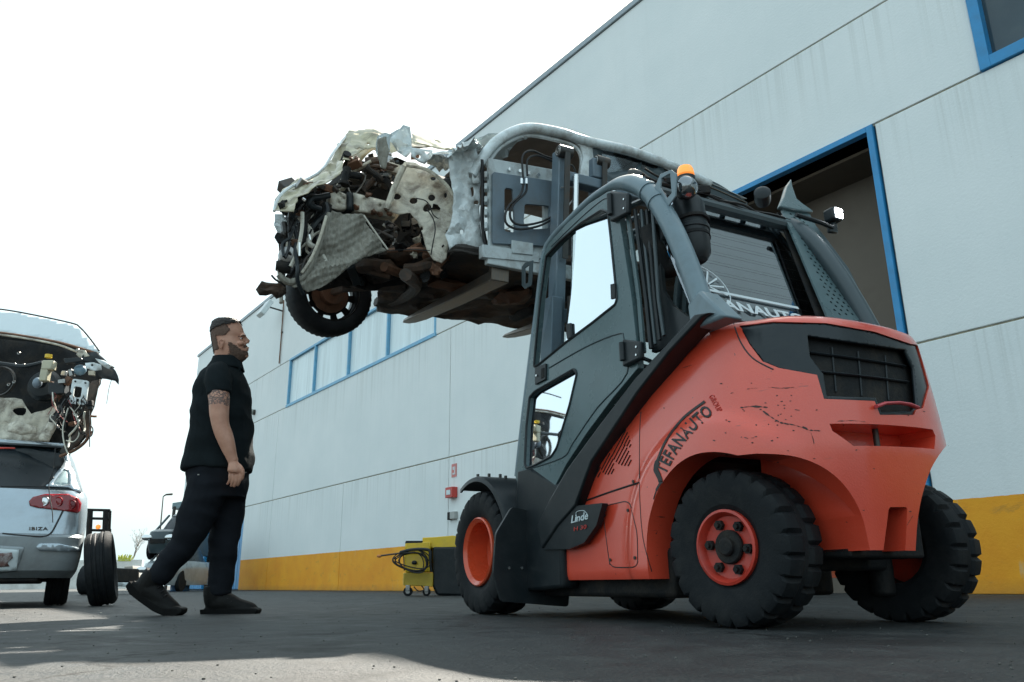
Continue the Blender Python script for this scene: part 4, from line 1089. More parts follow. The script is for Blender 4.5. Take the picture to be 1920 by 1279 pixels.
# load side hoses
def hose(pxs, x, r, mt='cable', nm='hydraulic_hose', parent=T):
    pl = MXp(x); G().tube(smoothpath([pl.hit(*p) for p in pxs], 6), r, 8).build(nm, M_[mt], parent)
hose([(981, 335), (979, 300), (985, 286), (1000, 283), (1020, 292), (1044, 300)], 2.1, .007)
hose([(989, 330), (988, 304), (995, 294), (1010, 292), (1030, 300), (1046, 308)], 2.1, .007)
hose([(982, 345), (975, 366), (955, 385), (947, 405), (952, 422), (975, 430), (1010, 424), (1035, 412)], 2.12, .008)
hose([(988, 345), (985, 362), (964, 382), (956, 402), (964, 418), (985, 422), (1015, 416), (1035, 406)], 2.12, .008)
hose([(1060, 312), (1072, 310), (1078, 320), (1076, 330)], 2.05, .006)
hose([(1052, 352), (1075, 352), (1080, 365), (1070, 380), (1062, 392)], 1.98, .006, 'steel')
for p in ((978, 340), (987, 340)):
    c = MXp(2.1).hit(*p); G().cyl(c-Vector((0, 0, .02)), c+Vector((0, 0, .02)), .010, 8).build('hose_fitting', M_['chrome'], T)
# --- forks: long blades reaching right under the car
for y in (.35, -.61):
    w_ = .065; bl = G(MT); secs = []
    zt = (MI @ MXp(4.0).hit(762, 605)).z + .01
    for x, top, bot, ww in ((2.25, zt, zt-.07, w_), (3.0, zt, zt-.06, w_), (3.7, zt, zt-.035, w_), (3.92, zt, zt-.02, w_*.85), (4.02, zt, zt-.012, w_*.45)):
        secs.append([Vector((x, y-ww, top)), Vector((x, y+ww, top)), Vector((x, y+ww, bot)), Vector((x, y-ww, bot))])
    bl.loft(secs); bl.bx(2.225, 2.275, y-w_, y+w_, zt-.07, zt+.3)
    bl.build('fork', M_['fork'], T, bevel=.006)
    if y < 0: print('CHK forkz', zt)
G(MT).bx(2.18, 2.23, -.7, .47, zt+.02, zt+.12).build('carriage_bar', M_['galv'], T, bevel=.006)
# ================================================================== wrecked car on the forks
WRM = MT @ Matrix.Translation((3.05, -.1, 2.05))
WR = thing('wrecked_car', 'crushed white car body with its front torn open, held up on the forklift forks', 'car wreck', WRM)
def TP(a, b, c):     # plane through three (px, py, x) points given at mast-frame depth x
    A, B_, C_ = [MXp(q[2]).hit(q[0], q[1]) for q in (a, b, c)]
    return Plane(A, B_-A, C_-A)
def crumpled(name, px_loops, pl, mt, res=.04, amp=.012, csc=6, seed=0, bulge=None, solid=.004, parent=None, r=0, angle=17, shp=True):
    loops = [[pl.t(*p) for p in l] for l in px_loops]
    if r: loops = [rounded(l, r) for l in loops]
    def to3(a, b):
        p = pl.P(a, b); o = crump(p, amp, csc, seed, shp)
        p = p+pl.n*o.x+pl.u*o.y*.4+pl.v*o.z*.4
        if bulge: p = p+pl.n*bulge(a, b, p)
        return p
    return sheet(loops, to3, res, seed).build(name, M_[mt] if isinstance(mt, str) else mt, parent or WR, solid=solid, angle=angle)
def ov(cx, cy, rx_, ry_, n=10, rot=0):
    return [(cx+rx_*math.cos(t_)*math.cos(rot)-ry_*math.sin(t_)*math.sin(rot), cy+rx_*math.cos(t_)*math.sin(rot)+ry_*math.sin(t_)*math.cos(rot)) for t_ in [2*math.pi*i/n for i in range(n)]]
def ptube(pxs, r, mt, nm, n=8, k=6, parent=None, flat=1):   # pxs: (px, py, x)
    pts = [MXp(p[2]).hit(p[0], p[1]) for p in pxs]
    return G().tube(smoothpath(pts, k), r if not isinstance(r, list) else r, n, flat=flat).build(nm, M_[mt], parent or WR)
wx = 2.33
# --- cabin side frame
ptube([(884, 330, wx), (905, 296, wx), (935, 262, wx), (985, 241, wx), (1045, 248, wx), (1100, 265, wx), (1180, 283, wx), (1260, 312, wx), (1330, 345, wx)], .038, 'wwhite', 'roof_rail', 12)
ptube([(912, 312, wx+.03), (938, 276, wx+.03), (985, 254, wx+.03), (1040, 262, wx+.03), (1076, 274, wx+.03), (1090, 296, wx+.03), (1088, 330, wx+.03)], .016, 'wwhite', 'door_frame', 8)
wh = crumpled('b_pillar', [[(1074, 262), (1108, 262), (1112, 300), (1118, 350), (1084, 350), (1088, 318), (1093, 295), (1087, 275)]], MXp(wx+.01), 'wwhite', .05, .004, solid=.02)
crumpled('quarter_panel', [[(1105, 262), (1180, 278), (1262, 306), (1345, 345), (1400, 380), (1400, 420), (1120, 360), (1112, 300)], [(1126, 270), (1198, 284), (1206, 300), (1190, 318), (1130, 326)], [(1204, 287), (1238, 300), (1234, 316), (1200, 318)], [(1243, 302), (1285, 322), (1285, 330), (1244, 320)]], MXp(wx+.02), M_['cabd'], .06, .003, solid=.02)
for l in ([(1126, 270), (1198, 284), (1206, 300), (1190, 318), (1130, 326)], [(1204, 287), (1238, 300), (1234, 316), (1200, 318)]):
    pl = MXp(wx+.03); G().prism([[pl.P(*pl.t(*p)) for p in l]], MF*.004).build('side_window', glass('side_glass', (.7, .8, .85), .8) if 'sg' not in M_ else M_['sg'], WR, smooth=False)
# roof skin and headliner between the two rails
top = smoothpath([MXp(wx).hit(*p) for p in ((925, 262), (985, 239), (1045, 245), (1100, 262), (1180, 280), (1260, 309), (1330, 342), (1400, 372))], 3)
rows = []; rows2 = []
for p in top:
    rows.append([p+MF*(1.55*j/10)+MZ*(.055*math.sin(math.pi*j/10)+.01*noise.noise(p*2+MF*j)) for j in range(11)])
    rows2.append([q-MZ*.035-MF*.0 for q in rows[-1]])
G().loft(rows, closed=False).build('roof_skin', M_['wwhite'], WR, solid=.004)
G().loft(rows2, closed=False).build('headliner', mat('headliner_brown', (.17, .13, .10), .85, dirt=(.3, .27, .22), damt=.4), WR, solid=.006)
G().tube([p+MF*1.55 for p in top], .035, 8).build('roof_rail', M_['wwhite'], WR)
for p0 in ((884, 330), (1100, 350)):
    a = MXp(wx).hit(*p0); 
b_ = [MXp(wx).hit(*p)+MF*1.55 for p in ((905, 296), (884, 330), (880, 420))]; G().tube(b_, .04, 8).build('a_pillar', M_['wwhite'], WR)
b_ = [MXp(wx).hit(*p)+MF*1.55 for p in ((1100, 262), (1112, 340), (1110, 460))]; G().tube(b_, .05, 8).build('b_pillar', M_['wwhite'], WR)
# seat backs and door trim inside, small
g = G(MT); g.box((2.75, -.5, 2.45), (.45, .12, .55)).box((3.45, -.5, 2.45), (.45, .12, .55)); g.build('seat', M_['dark'], WR, bevel=.05)
# polythene over the windscreen opening
def film(nm, loop, pl, amp, seed, mt='film'):
    crumpled(nm, [loop], pl, mt, .035, amp, 9, seed, solid=.002)
film('plastic_sheet', [(885, 262), (915, 252), (968, 250), (990, 258), (960, 275), (948, 300), (920, 305), (900, 300)], TP((885, 262, 2.4), (990, 258, 2.35), (920, 305, 2.6)), .02, 3)
# --- crushed A-post / bulkhead side (pale blue-white)
crumpled('bulkhead_side', [[(838, 292), (858, 278), (884, 270), (902, 296), (904, 330), (899, 380), (901, 430), (912, 462), (905, 475), (872, 470), (850, 462), (842, 470), (836, 440), (850, 400), (846, 340)],
    [(880, 322), (890, 322), (890, 334), (880, 334)], [(883, 352), (888, 350), (890, 366), (885, 370)], ov(893, 380, 4, 4), ov(866, 434, 4, 5)],
    MXp(wx), 'wwhite', .022, .018, 7, 11)
ptube([(903, 300, wx-.03), (906, 360, wx-.03), (904, 410, wx-.03), (909, 448, wx-.03), (914, 462, wx-.03)], .014, 'cable', 'door_seal', 8)
crumpled('bulkhead_flange', [[(884, 318), (899, 316), (900, 345), (886, 344)], ov(891, 330, 3, 4)], MXp(wx-.02), 'wwhite', .02, .003)
crumpled('cowl_scrap', [[(848, 285), (870, 268), (890, 262), (905, 280), (890, 300), (868, 296), (855, 300)]], TP((848, 285, 2.3), (905, 280, 2.4), (868, 296, 2.6)), 'wwhite', .02, .03, 11, 4)
crumpled('cowl_scrap', [[(800, 296), (830, 290), (850, 300), (840, 315), (822, 322), (800, 310)]], TP((800, 296, 2.35), (850, 300, 2.3), (822, 322, 2.5)), 'wwhite', .02, .03, 11, 6)
# --- inner wing with strut tower
sc_ = MXp(2.55).t(770, 345)
def dome(a, b, p):
    d = math.hypot((a-sc_[0])/.20, (b-sc_[1]+.02)/.17); v = max(0, 1-d*d)
    r_ = -.10*v**.6 if v > 0 else 0
    return r_*(1 if True else 0) + .012*math.sin(d*16)*(1 if d < 1 else 0)
crumpled('inner_wing', [[(722, 395), (735, 360), (744, 322), (758, 304), (778, 306), (806, 320), (832, 340), (850, 366), (856, 384), (850, 412), (852, 430), (842, 452), (838, 484), (828, 494), (812, 488), (800, 470), (792, 440), (780, 412), (768, 400), (748, 402)],
    ov(812, 336, 5, 4), ov(724+20, 370, 7, 6), ov(809, 372, 7, 6), ov(801, 391, 9, 7, rot=-.5), ov(835, 367, 3, 5), ov(790, 430, 3, 4), ov(776, 378, 8, 6), ov(838, 436, 2, 3)],
    TP((722, 395, 2.60), (856, 384, 2.42), (758, 304, 2.62)), 'primer', .022, .012, 7, 21, bulge=dome)
crumpled('inner_wing_lower', [[(800, 440), (835, 455), (842, 478), (834, 500), (820, 520), (808, 505), (795, 480)]], TP((800, 440, 2.52), (842, 478, 2.42), (808, 505, 2.6)), 'rust', .025, .03, 8, 5)
ptube([(757, 312, 2.5), (740, 350, 2.53), (725, 392, 2.56)], .022, 'primer', 'wing_rail', 8)
ptube([(762, 310, 2.48), (800, 318, 2.42), (835, 345, 2.36), (852, 372, 2.35), (856, 392, 2.35)], .012, 'primer', 'wing_flange', 6)
crumpled('hinge_bracket', [[(770, 277), (792, 280), (812, 282), (810, 294), (797, 308), (786, 304), (772, 294)], ov(784, 294, 5, 4), [(795, 284), (806, 285), (800, 290)]], MXp(2.4), M_['wwhite'], .03, .004, solid=.006)
ptube([(812, 290, 2.4), (830, 286, 2.42), (846, 288, 2.4), (862, 292, 2.4)], .010, 'wwhite', 'bonnet_hinge', 6)
ptube([(820, 296, 2.4), (840, 300, 2.42), (858, 290, 2.4)], .008, 'dsteel', 'bonnet_hinge', 6)
# --- front chassis rail, bumper mount, black strap
def pbox(nm, px4, x, th, mt, amp=.006, seed=1, bev=.006, holes=()):
    pl = MXp(x)
    f = sheet([[pl.t(*p) for p in px4]]+[[pl.t(*p) for p in h] for h in holes], lambda a, b: pl.P(a, b)+pl.n*crump(pl.P(a, b), amp, 8, seed).x, .03)
    o = f.build(nm, M_[mt], WR, solid=.004)
    g = G(); L_ = [pl.P(*pl.t(*p))+MF*.006 for p in px4]; g.prism([L_], MF*th); g.build(nm, M_[mt], o, bevel=bev)
    return o
pbox('chassis_rail', [(662, 362), (745, 382), (742, 408), (720, 404), (664, 396)], 2.62, .09, 'primer', .012, 3, holes=[ov(683, 375, 3.4, 3.4), ov(712, 386, 3, 3)])
pbox('bumper_mount', [(620, 362), (634, 358), (650, 365), (652, 393), (634, 394), (618, 388)], 2.62, .10, 'primer', .016, 7, holes=[ov(637, 364, 2.4, 2.4), ov(636, 380, 2.4, 2.4), ov(645, 372, 2, 2)])
pbox('black_strap', [(651, 360), (662, 362), (663, 395), (650, 394)], 2.60, .13, 'black')
for p in ((668, 388), (700, 398), (724, 392), (730, 400), (712, 402), (690, 366)):
    c = MXp(2.6).hit(*p); r_ = random.Random(p[0]); g = G(); g.ell(c, (.022, .018, .016), n=7, m=5)
    for v_ in range(len(g.v)): g.v[v_] = g.v[v_]+crump(g.v[v_], .012, 30)
    g.build('mud_clump', M_['rust'], WR)
# --- buckled bonnet, seen from below: edge rims, holes and the torn front
bn = TP((517, 395, 2.55), (850, 275, 2.75), (665, 250, 3.2))
def bb(a, b, p): return .03*math.sin(a*7)+.02*noise.noise(Vector((a*3, b*3, 1)))
crumpled('bonnet', [[(513, 397), (517, 378), (530, 358), (560, 342), (598, 321), (612, 300), (632, 276), (655, 252), (666, 248), (700, 252), (728, 258), (775, 252), (810, 258), (846, 264), (852, 278), (812, 276), (780, 286), (745, 290), (722, 298), (700, 287), (680, 300), (663, 306), (640, 300), (632, 320), (604, 346), (585, 362), (560, 376), (545, 398)],
    ov(688, 266, 3, 2.5), ov(670, 282, 3, 2.5), ov(616, 323, 2.4, 2.4), ov(580, 350, 2, 2), ov(690, 281, 3, 2.5), ov(560, 374-8, 7, 5), ov(658, 285, 6, 8), ov(816, 267, 4, 2)],
    bn, 'olive', .03, .022, 5, 31, bulge=bb)
ptube([(514, 396, 2.53), (520, 376, 2.57), (540, 354, 2.63), (600, 322, 2.8), (630, 280, 3.0), (664, 248, 3.2), (730, 258, 3.05)], .010, 'wwhite', 'bonnet_edge', 6)
crumpled('bonnet_lip', [[(514, 397), (520, 372), (545, 352), (600, 326), (628, 318), (632, 300), (646, 305), (640, 322), (606, 346), (585, 356), (560, 372), (548, 394)], ov(617, 323, 2.5, 2.5)], TP((514, 397, 2.5), (632, 300, 2.62), (585, 356, 2.4)), 'olive', .03, .02, 8, 37)
crumpled('bonnet_lip', [[(664, 250), (726, 256), (724, 268), (706, 280), (690, 276), (668, 290), (652, 300), (640, 300), (648, 276)], ov(690, 268, 3, 2.5), ov(672, 280, 3, 2.5)], TP((664, 250, 2.9), (724, 262, 2.8), (648, 290, 2.7)), 'olive', .03, .018, 8, 39)
crumpled('bonnet_rear_edge', [[(772, 250), (848, 264), (854, 278), (830, 280), (776, 268)], ov(818, 266, 3, 1.6)], TP((772, 250, 2.75), (854, 278, 2.7), (776, 268, 2.6)), 'olive', .03, .006, 5, 41)
# plastic rags on top
film('torn_plastic', [(724, 256), (742, 246), (752, 242), (758, 236), (770, 238), (773, 256), (770, 285), (762, 296), (748, 284), (736, 270)], MXp(2.5), .03, 12)
film('torn_plastic', [(706, 258), (722, 250), (736, 252), (728, 290), (722, 316), (714, 312), (706, 285)], MXp(2.45), .02, 14)
crumpled('torn_lining', [[(708, 262), (724, 256), (730, 284), (724, 318), (716, 316), (708, 290)]], MXp(2.43), 'fabric', .02, .012, 12, 8)
film('torn_plastic', [(514, 402), (530, 404), (546, 424), (556, 446), (540, 450), (524, 440), (516, 422)], MXp(2.9), .03, 16)
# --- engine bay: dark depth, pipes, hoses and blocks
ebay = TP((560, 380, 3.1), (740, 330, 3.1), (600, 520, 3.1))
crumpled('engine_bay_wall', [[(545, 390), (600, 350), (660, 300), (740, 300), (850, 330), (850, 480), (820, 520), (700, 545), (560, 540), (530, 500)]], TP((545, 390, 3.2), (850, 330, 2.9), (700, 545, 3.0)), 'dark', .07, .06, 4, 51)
rnd = random.Random(77)
for i in range(34):
    cxp = rnd.choice([rnd.uniform(540, 625), rnd.uniform(560, 720)]); cyp = rnd.uniform(350, 530) if cxp < 625 else rnd.uniform(310, 520)
    x_ = rnd.uniform(2.7, 3.3); c = MXp(x_).hit(cxp, cyp)
    g = G(); R = Matrix.Rotation(rnd.uniform(0, 3), 3, Vector((rnd.random(), rnd.random(), rnd.random())))
    d = (rnd.uniform(.05, .16), rnd.uniform(.04, .12), rnd.uniform(.04, .12))
    if rnd.random() < .55: g.box(c, d, R); g.box(c+R @ Vector((d[0]*.4, 0, d[2]*.4)), (d[0]*.5, d[1]*.7, d[2]*.5), R)
    else: g.cyl(c-R @ Vector((0, 0, d[0]*.6)), c+R @ Vector((0, 0, d[0]*.6)), d[1]*.45, 12)
    g.build('engine_part', M_[rnd.choice(['dark', 'dark', 'black', 'dsteel', 'under', 'rust'])], WR, bevel=.006)
for i in range(30):
    x0 = rnd.uniform(530, 615); y0 = rnd.uniform(375, 440); x_ = rnd.uniform(2.5, 2.9); pts = []
    xx, yy = x0, y0; dx = rnd.uniform(-6, 6)
    for k_ in range(rnd.randint(4, 8)):
        pts.append((xx, yy, x_)); xx += dx+rnd.uniform(-13, 9); yy += rnd.uniform(8, 24); x_ += rnd.uniform(-.05, .05); xx = max(527, min(xx, 620))
    ptube(pts, rnd.choice([.006, .009, .013, .018, .022]), rnd.choice(['cable', 'cable', 'dark', 'black', 'cablew', 'dsteel']), 'hose', 7, 4)
ptube([(588, 364, 2.55), (575, 368, 2.55), (560, 378, 2.56), (550, 392, 2.6), (546, 410, 2.6)], .024, 'black', 'coolant_hose', 10)
ptube([(618, 366, 2.5), (600, 370, 2.5), (585, 372, 2.5), (580, 384, 2.5), (600, 392, 2.55)], .020, 'black', 'coolant_hose', 10)
ptube([(567, 398, 2.45), (566, 430, 2.45), (558, 470, 2.45), (545, 500, 2.45)], .013, 'cablew', 'hose', 6)
ptube([(640, 340, 2.8), (655, 352, 2.8), (700, 350, 2.85)], .02, 'dark', 'engine_pipe', 8)
g = G(); c = MXp(2.5).hit(540, 480); g.lathe([(0, -.03), (.05, -.03), (.06, 0), (.05, .04), (.03, .05), (0, .05)], c, -MF+TL*.3, 16); g.build('alternator', M_['steel'], WR)
g = G(); c = MXp(2.5).hit(533, 500); g.lathe([(0, -.04), (.04, -.04), (.045, 0), (.03, .05), (0, .05)], c, TL+MF*.2, 14); g.build('starter_motor', M_['dark'], WR)
g = G(); c = MXp(2.5).hit(556, 462); g.box(c, (.05, .05, .09), Matrix.Rotation(.5, 3, 'X')); g.build('relay_box', M_['rust'], WR, bevel=.006)
for p, q in (((567, 372), (573, 376)), ((562, 455), (562, 480)), ((580, 440), (582, 450))):
    a, b = MXp(2.4).hit(*p), MXp(2.4).hit(*q); G().cyl(a, b, .008, 8).build('pipe_end', M_['chrome'], WR)
for i in range(64):      # fill the hollow between bonnet, rail and wing with squashed machinery
    reg = rnd.choice([(645, 740, 300, 352), (645, 745, 300, 352), (690, 800, 408, 470), (560, 640, 345, 400)])
    a, b = rnd.uniform(reg[0], reg[1]), rnd.uniform(reg[2], reg[3]); x_ = rnd.uniform(2.62, 2.95); c = MXp(x_).hit(a, b); g = G()
    R = Matrix.Rotation(rnd.uniform(0, 3), 3, Vector((rnd.random(), rnd.random(), rnd.random()))); mt = rnd.choice(['dark', 'dark', 'under', 'dsteel', 'rust', 'primer', 'black', 'steel'])
    t_ = rnd.random()
    if t_ < .4:
        g.box(c, (rnd.uniform(.04, .16), rnd.uniform(.02, .06), rnd.uniform(.03, .09)), R)
        for q in range(3): g.box(c+R @ Vector((rnd.uniform(-.06, .06), .02, rnd.uniform(-.03, .03))), (.02, .03, .02), R)
    elif t_ < .7: g.cyl(c-R @ Vector((0, 0, .06)), c+R @ Vector((0, 0, .06)), rnd.uniform(.012, .03), 10).cyl(c-R @ Vector((0, 0, .07)), c-R @ Vector((0, 0, .05)), rnd.uniform(.03, .045), 10)
    else: g.tube(smoothpath([c+Vector((rnd.uniform(-.12, .12), rnd.uniform(-.12, .12), rnd.uniform(-.1, .1))) for q in range(4)], 4), rnd.uniform(.005, .015), 6)
    g.build('engine_part', M_[mt], WR, bevel=.004 if t_ < .4 else 0)
# torn wheel-arch liner / sack draped across the front
dr = TP((625, 398, 2.5), (725, 468, 2.5), (560, 540, 2.42))
def drape(a, b, p):
    q = 2.5*noise.noise(p*3); return .018*math.sin(a*34+b*16+q)+.010*abs(math.sin(b*70-a*48+q*1.5))+.005*math.sin(a*150+b*90+q*3)
crumpled('torn_liner', [[(624, 394), (655, 400), (682, 404), (690, 420), (708, 446), (727, 468), (706, 474), (682, 484), (655, 500), (630, 520), (606, 536), (580, 545), (552, 540), (533, 526), (520, 505), (545, 522), (562, 516), (582, 486), (596, 452), (606, 420)]], dr, 'fabric', .012, .008, 16, 61, bulge=drape, angle=70)
ptube([(682, 404, 2.47), (704, 436, 2.47), (727, 468, 2.47)], .006, 'cablew', 'liner_edge', 6)
ptube([(618, 400, 2.42), (604, 440, 2.42), (590, 480, 2.42), (568, 520, 2.42), (540, 530, 2.42), (522, 515, 2.42)], [.018]*31, 'fabric', 'rolled_liner', 8)
ptube([(612, 405, 2.4), (600, 445, 2.4), (584, 484, 2.4), (566, 512, 2.4)], .010, 'primer', 'rolled_liner', 7)
ptube([(509, 516, 2.4), (516, 524, 2.4), (526, 530, 2.42), (534, 536, 2.45)], .006, 'dsteel', 'wire', 6)
ptube([(524, 448, 2.5), (530, 446, 2.5), (540, 452, 2.5), (548, 450, 2.5)], .004, 'cable', 'wire', 6)
# bumper beam stub
bs = MXp(2.6)
crumpled('bumper_beam', [[(482, 541), (490, 530), (512, 532), (534, 530), (536, 552), (528, 556), (518, 560), (512, 552), (488, 550)]], bs, 'under', .03, .02, 14, 3, solid=.05)
# --- far front wheel, seen from inside through the torn arch
wc_ = MXp(3.62).hit(617, 553); R = .325
prof = [(.215, -.08), (.225, -.095), (.28, -.105), (.31, -.095), (.325, -.07), (.327, 0), (.325, .07), (.31, .095), (.28, .105), (.225, .095), (.215, .08), (.205, .07), (.205, -.07), (.215, -.08)]
axw = (MF*1+TL*.10).normalized()
def trd(i, j, r, h): return r-.006 if 3 < j < 8 and i % 2 else r
tw = G().lathe(prof, wc_, axw, 96, trd).build('front_tyre', M_['tyre'], WR, angle=50)
# steel rim disc with a ring of rectangular openings
a_ = Vector((0, 0, 1)); a_ = (a_-axw*a_.dot(axw)).normalized(); b2 = axw.cross(a_)
def rimp(r, th, h=0): return wc_+(a_*math.cos(th)+b2*math.sin(th))*r+axw*h
outer = [rimp(.207, 2*math.pi*i/60) for i in range(60)]; L_ = [outer]
for k_ in range(10):
    t0 = 2*math.pi*k_/10; s_ = .17
    L_.append([rimp(.197, t0-s_), rimp(.199, t0), rimp(.197, t0+s_), rimp(.162, t0+s_), rimp(.162, t0-s_)])
G().prism(L_, axw*.012).build('wheel_disc', M_['dark'], tw, smooth=False)
G().lathe([(.212, -.09), (.218, -.085), (.208, .07), (.202, .07), (.212, -.09)], wc_, axw, 48).build('rim', M_['dsteel'], tw)
G().cyl(wc_-axw*.10, wc_-axw*.02, .09, 20).cyl(wc_-axw*.03, wc_-axw*.01, .145, 28).build('brake_disc', M_['rust'], WR)
g = G(); g.tube([wc_-axw*.1, wc_-axw*.35+Vector((0, 0, .02)), wc_-axw*.7+Vector((0, 0, .05))], .03, 8); g.tube([wc_-axw*.08, wc_-axw*.3-Vector((0, 0, .02)), wc_-axw*.6+TL*-.35], .025, 8); g.tube([wc_-axw*.12+Vector((0, 0, .05)), wc_-axw*.14+Vector((0, 0, .5))], .035, 8)
g.build('suspension_arm', M_['under'], WR)
# --- underside
flp_ = TP((706, 583, 3.95), (1010, 616, 3.95), (850, 470, 2.35))
ub = M_['under']
crumpled('floor_pan', [[(706, 583), (860, 600), (1010, 616), (1330, 650), (1330, 500), (1010, 486), (900, 475), (850, 468), (790, 490), (740, 520), (708, 545)]], flp_, 'under', .06, .025, 3.5, 71, solid=.02)
# sills
def at3(px, py, x): return MXp(x).hit(px, py)
G().tube([at3(704, 566, 3.95), at3(850, 582, 3.95), at3(1010, 600, 3.95), at3(1200, 622, 3.95)], [.06]*4, 6, flat=.6).build('sill', M_['under'], WR, angle=20)
G().tube([at3(705, 552, 3.97), at3(860, 560, 3.97), at3(1100, 580, 3.97)], [.08]*3, 6, flat=.5).build('sill', M_['wwhite'], WR, angle=20)
G().tube([at3(846, 466, 2.36), at3(912, 474, 2.36), at3(1010, 486, 2.36), at3(1300, 510, 2.36)], .045, 6).build('sill', M_['under'], WR, angle=20)
crumpled('sill_flange', [[(704, 552), (708, 552), (709, 582), (706, 583)]], MXp(3.98), 'wwhite', .03, .003)
fn = flp_.n if flp_.n.z < 0 else -flp_.n
for nm, pts, r_, mt in (('exhaust_pipe', [(760, 520, 2.9), (850, 525, 2.95), (930, 540, 3.0), (1000, 552, 3.05), (1150, 575, 3.1)], .03, 'rust'),
        ('exhaust_pipe', [(720, 500, 2.7), (760, 515, 2.85), (800, 520, 2.95)], .035, 'rust'),
        ('crossmember', [(760, 515, 2.5), (780, 535, 2.9), (760, 555, 3.4), (735, 565, 3.7)], .045, 'under'),
        ('crossmember', [(850, 478, 2.5), (800, 500, 2.6), (760, 505, 2.7)], .04, 'under'),
        ('track_rod', [(727, 470, 2.5), (790, 468, 2.5), (808, 478, 2.5)], .016, 'rust'),
        ('brake_pipe', [(800, 392, 2.4), (812, 410, 2.38), (816, 430, 2.38), (812, 455, 2.38), (808, 478, 2.4)], .004, 'cable'),
        ('brake_pipe', [(780, 372, 2.42), (800, 378, 2.4), (812, 402, 2.4), (822, 410, 2.4)], .004, 'cable'),
        ('brake_pipe', [(727, 470, 2.45), (770, 468, 2.42), (806, 470, 2.4)], .003, 'cable')):
    ptube(pts, r_, mt, nm)
for (a, b, x_, d, mt) in ((960, 556, 3.1, (.5, .26, .12), 'rust'), (810, 545, 3.2, (.4, .35, .06), 'under'), (880, 500, 2.7, (.3, .35, .08), 'under'), (770, 560, 3.6, (.3, .3, .1), 'under'), (860, 540, 2.9, (.25, .5, .05), 'rust'), (700, 505, 2.9, (.4, .3, .12), 'under'), (640, 520, 3.1, (.35, .25, .1), 'dark'), (740, 480, 2.8, (.3, .25, .12), 'under')):
    c = at3(a, b, x_); g = G(Matrix.Translation(c) @ MT.to_3x3().to_4x4())
    g.ell((0, 0, 0), (d[0]/2, d[1]/2, d[2]/2), n=14, m=8)
    for i in range(len(g.v)): g.v[i] = g.v[i]+crump(g.v[i], .03, 9, 2)
    g.build('underbody_part', M_[mt], WR, angle=40)
# ragged scraps hanging round the torn edge
for i in range(26):
    a, b = rnd.choice([(rnd.uniform(525, 620), rnd.uniform(370, 540)), (rnd.uniform(720, 860), rnd.uniform(290, 500)), (rnd.uniform(780, 860), rnd.uniform(460, 520))])
    x_ = rnd.uniform(2.4, 2.7); s_ = rnd.uniform(6, 16); loop = [(a+s_*math.cos(t_)*rnd.uniform(.4, 1.2), b+s_*math.sin(t_)*rnd.uniform(.4, 1.3)) for t_ in [i_*1.05 for i_ in range(6)]]
    try: crumpled('metal_scrap', [loop], TP((a, b, x_), (a+30, b, x_+rnd.uniform(-.2, .2)), (a, b+30, x_+rnd.uniform(-.2, .2))), rnd.choice(['primer', 'rust', 'under', 'dsteel', 'dark']), .02, .02, 16, i)
    except Exception as e: print('scrap', e)
# ================================================================== the man
MO = Vector((-1.72, 5.03, 0)); MPL = Plane(MO, (1, 0, 0), (0, 0, 1))
MAN = thing('person', 'bearded man in black polo shirt, black work trousers and boots walking to the right', 'person', Matrix.Translation((-1.95, 5.03, 0)))
def mp(px, py, d=0.0):      # d: metres away from the camera (+) or towards it (-)
    return Plane((0, MO.y+d, 0), (1, 0, 0), (0, 0, 1)).hit(px, py)
def sect(py, xa, xb, hw, d=0.0, n=28, e=2.2, pyb=None):
    a = mp(xa, py); b = mp(xb, pyb if pyb is not None else py); c = (a+b)/2; rx_ = (b-a)/2; out = []
    for i in range(n):
        t_ = 2*math.pi*i/n; cc, ss = math.cos(t_), math.sin(t_)
        out.append(c + rx_*math.copysign(abs(cc)**(2/e), cc) + Vector((0, d+hw*math.copysign(abs(ss)**(2/e), ss), 0)))
    return out
def remesh(g, name, mt, voxel, parent, smooth_it=2, **k):
    o = g.build(name, mt, parent)
    m = o.modifiers.new('r', 'REMESH'); m.mode = 'VOXEL'; m.voxel_size = voxel; m.use_smooth_shade = True
    s = o.modifiers.new('s', 'SMOOTH'); s.factor = .5; s.iterations = smooth_it
    bake(o)
    if not o.data.materials: o.data.materials.append(mt)
    for p in o.data.polygons: p.use_smooth = True
    return o
HEAD = [(599.5, 415, 438, .028), (602, 405, 446, .052), (608, 400, 452, .068), (616, 397.5, 455, .076), (624, 397, 457.5, .079), (629, 397, 460.5, .078), (635, 397.5, 458.0, .075), (641, 398.5, 460, .074), (648, 400, 461.5, .073),
        (654, 401, 463, .070), (660, 402, 463.5, .066), (667, 402.5, 464, .060), (673, 403, 459, .055), (679, 403, 451, .056), (686, 402, 444, .062), (696, 398, 443, .068), (708, 392, 446, .08)]
def headrow(i, off=0, n=40):
    py, xa, xb, hw = HEAD[i]; a = mp(xa, py); b = mp(xb, py); c = (a+b)/2; rx_ = (b-a)/2; out = []
    for k_ in range(n):
        t_ = 2*math.pi*k_/n; cc, ss = math.cos(t_), math.sin(t_)
        fr_ = 1-.20*max(0, cc)**1.5*(1 if 5 <= i <= 13 else .4)      # face narrower in front
        e = 2.08
        v = rx_*math.copysign(abs(cc)**(2/e), cc) + Vector((0, hw*fr_*math.copysign(abs(ss)**(2/e), ss), 0))
        out.append(c+v+v.normalized()*off)
    return out
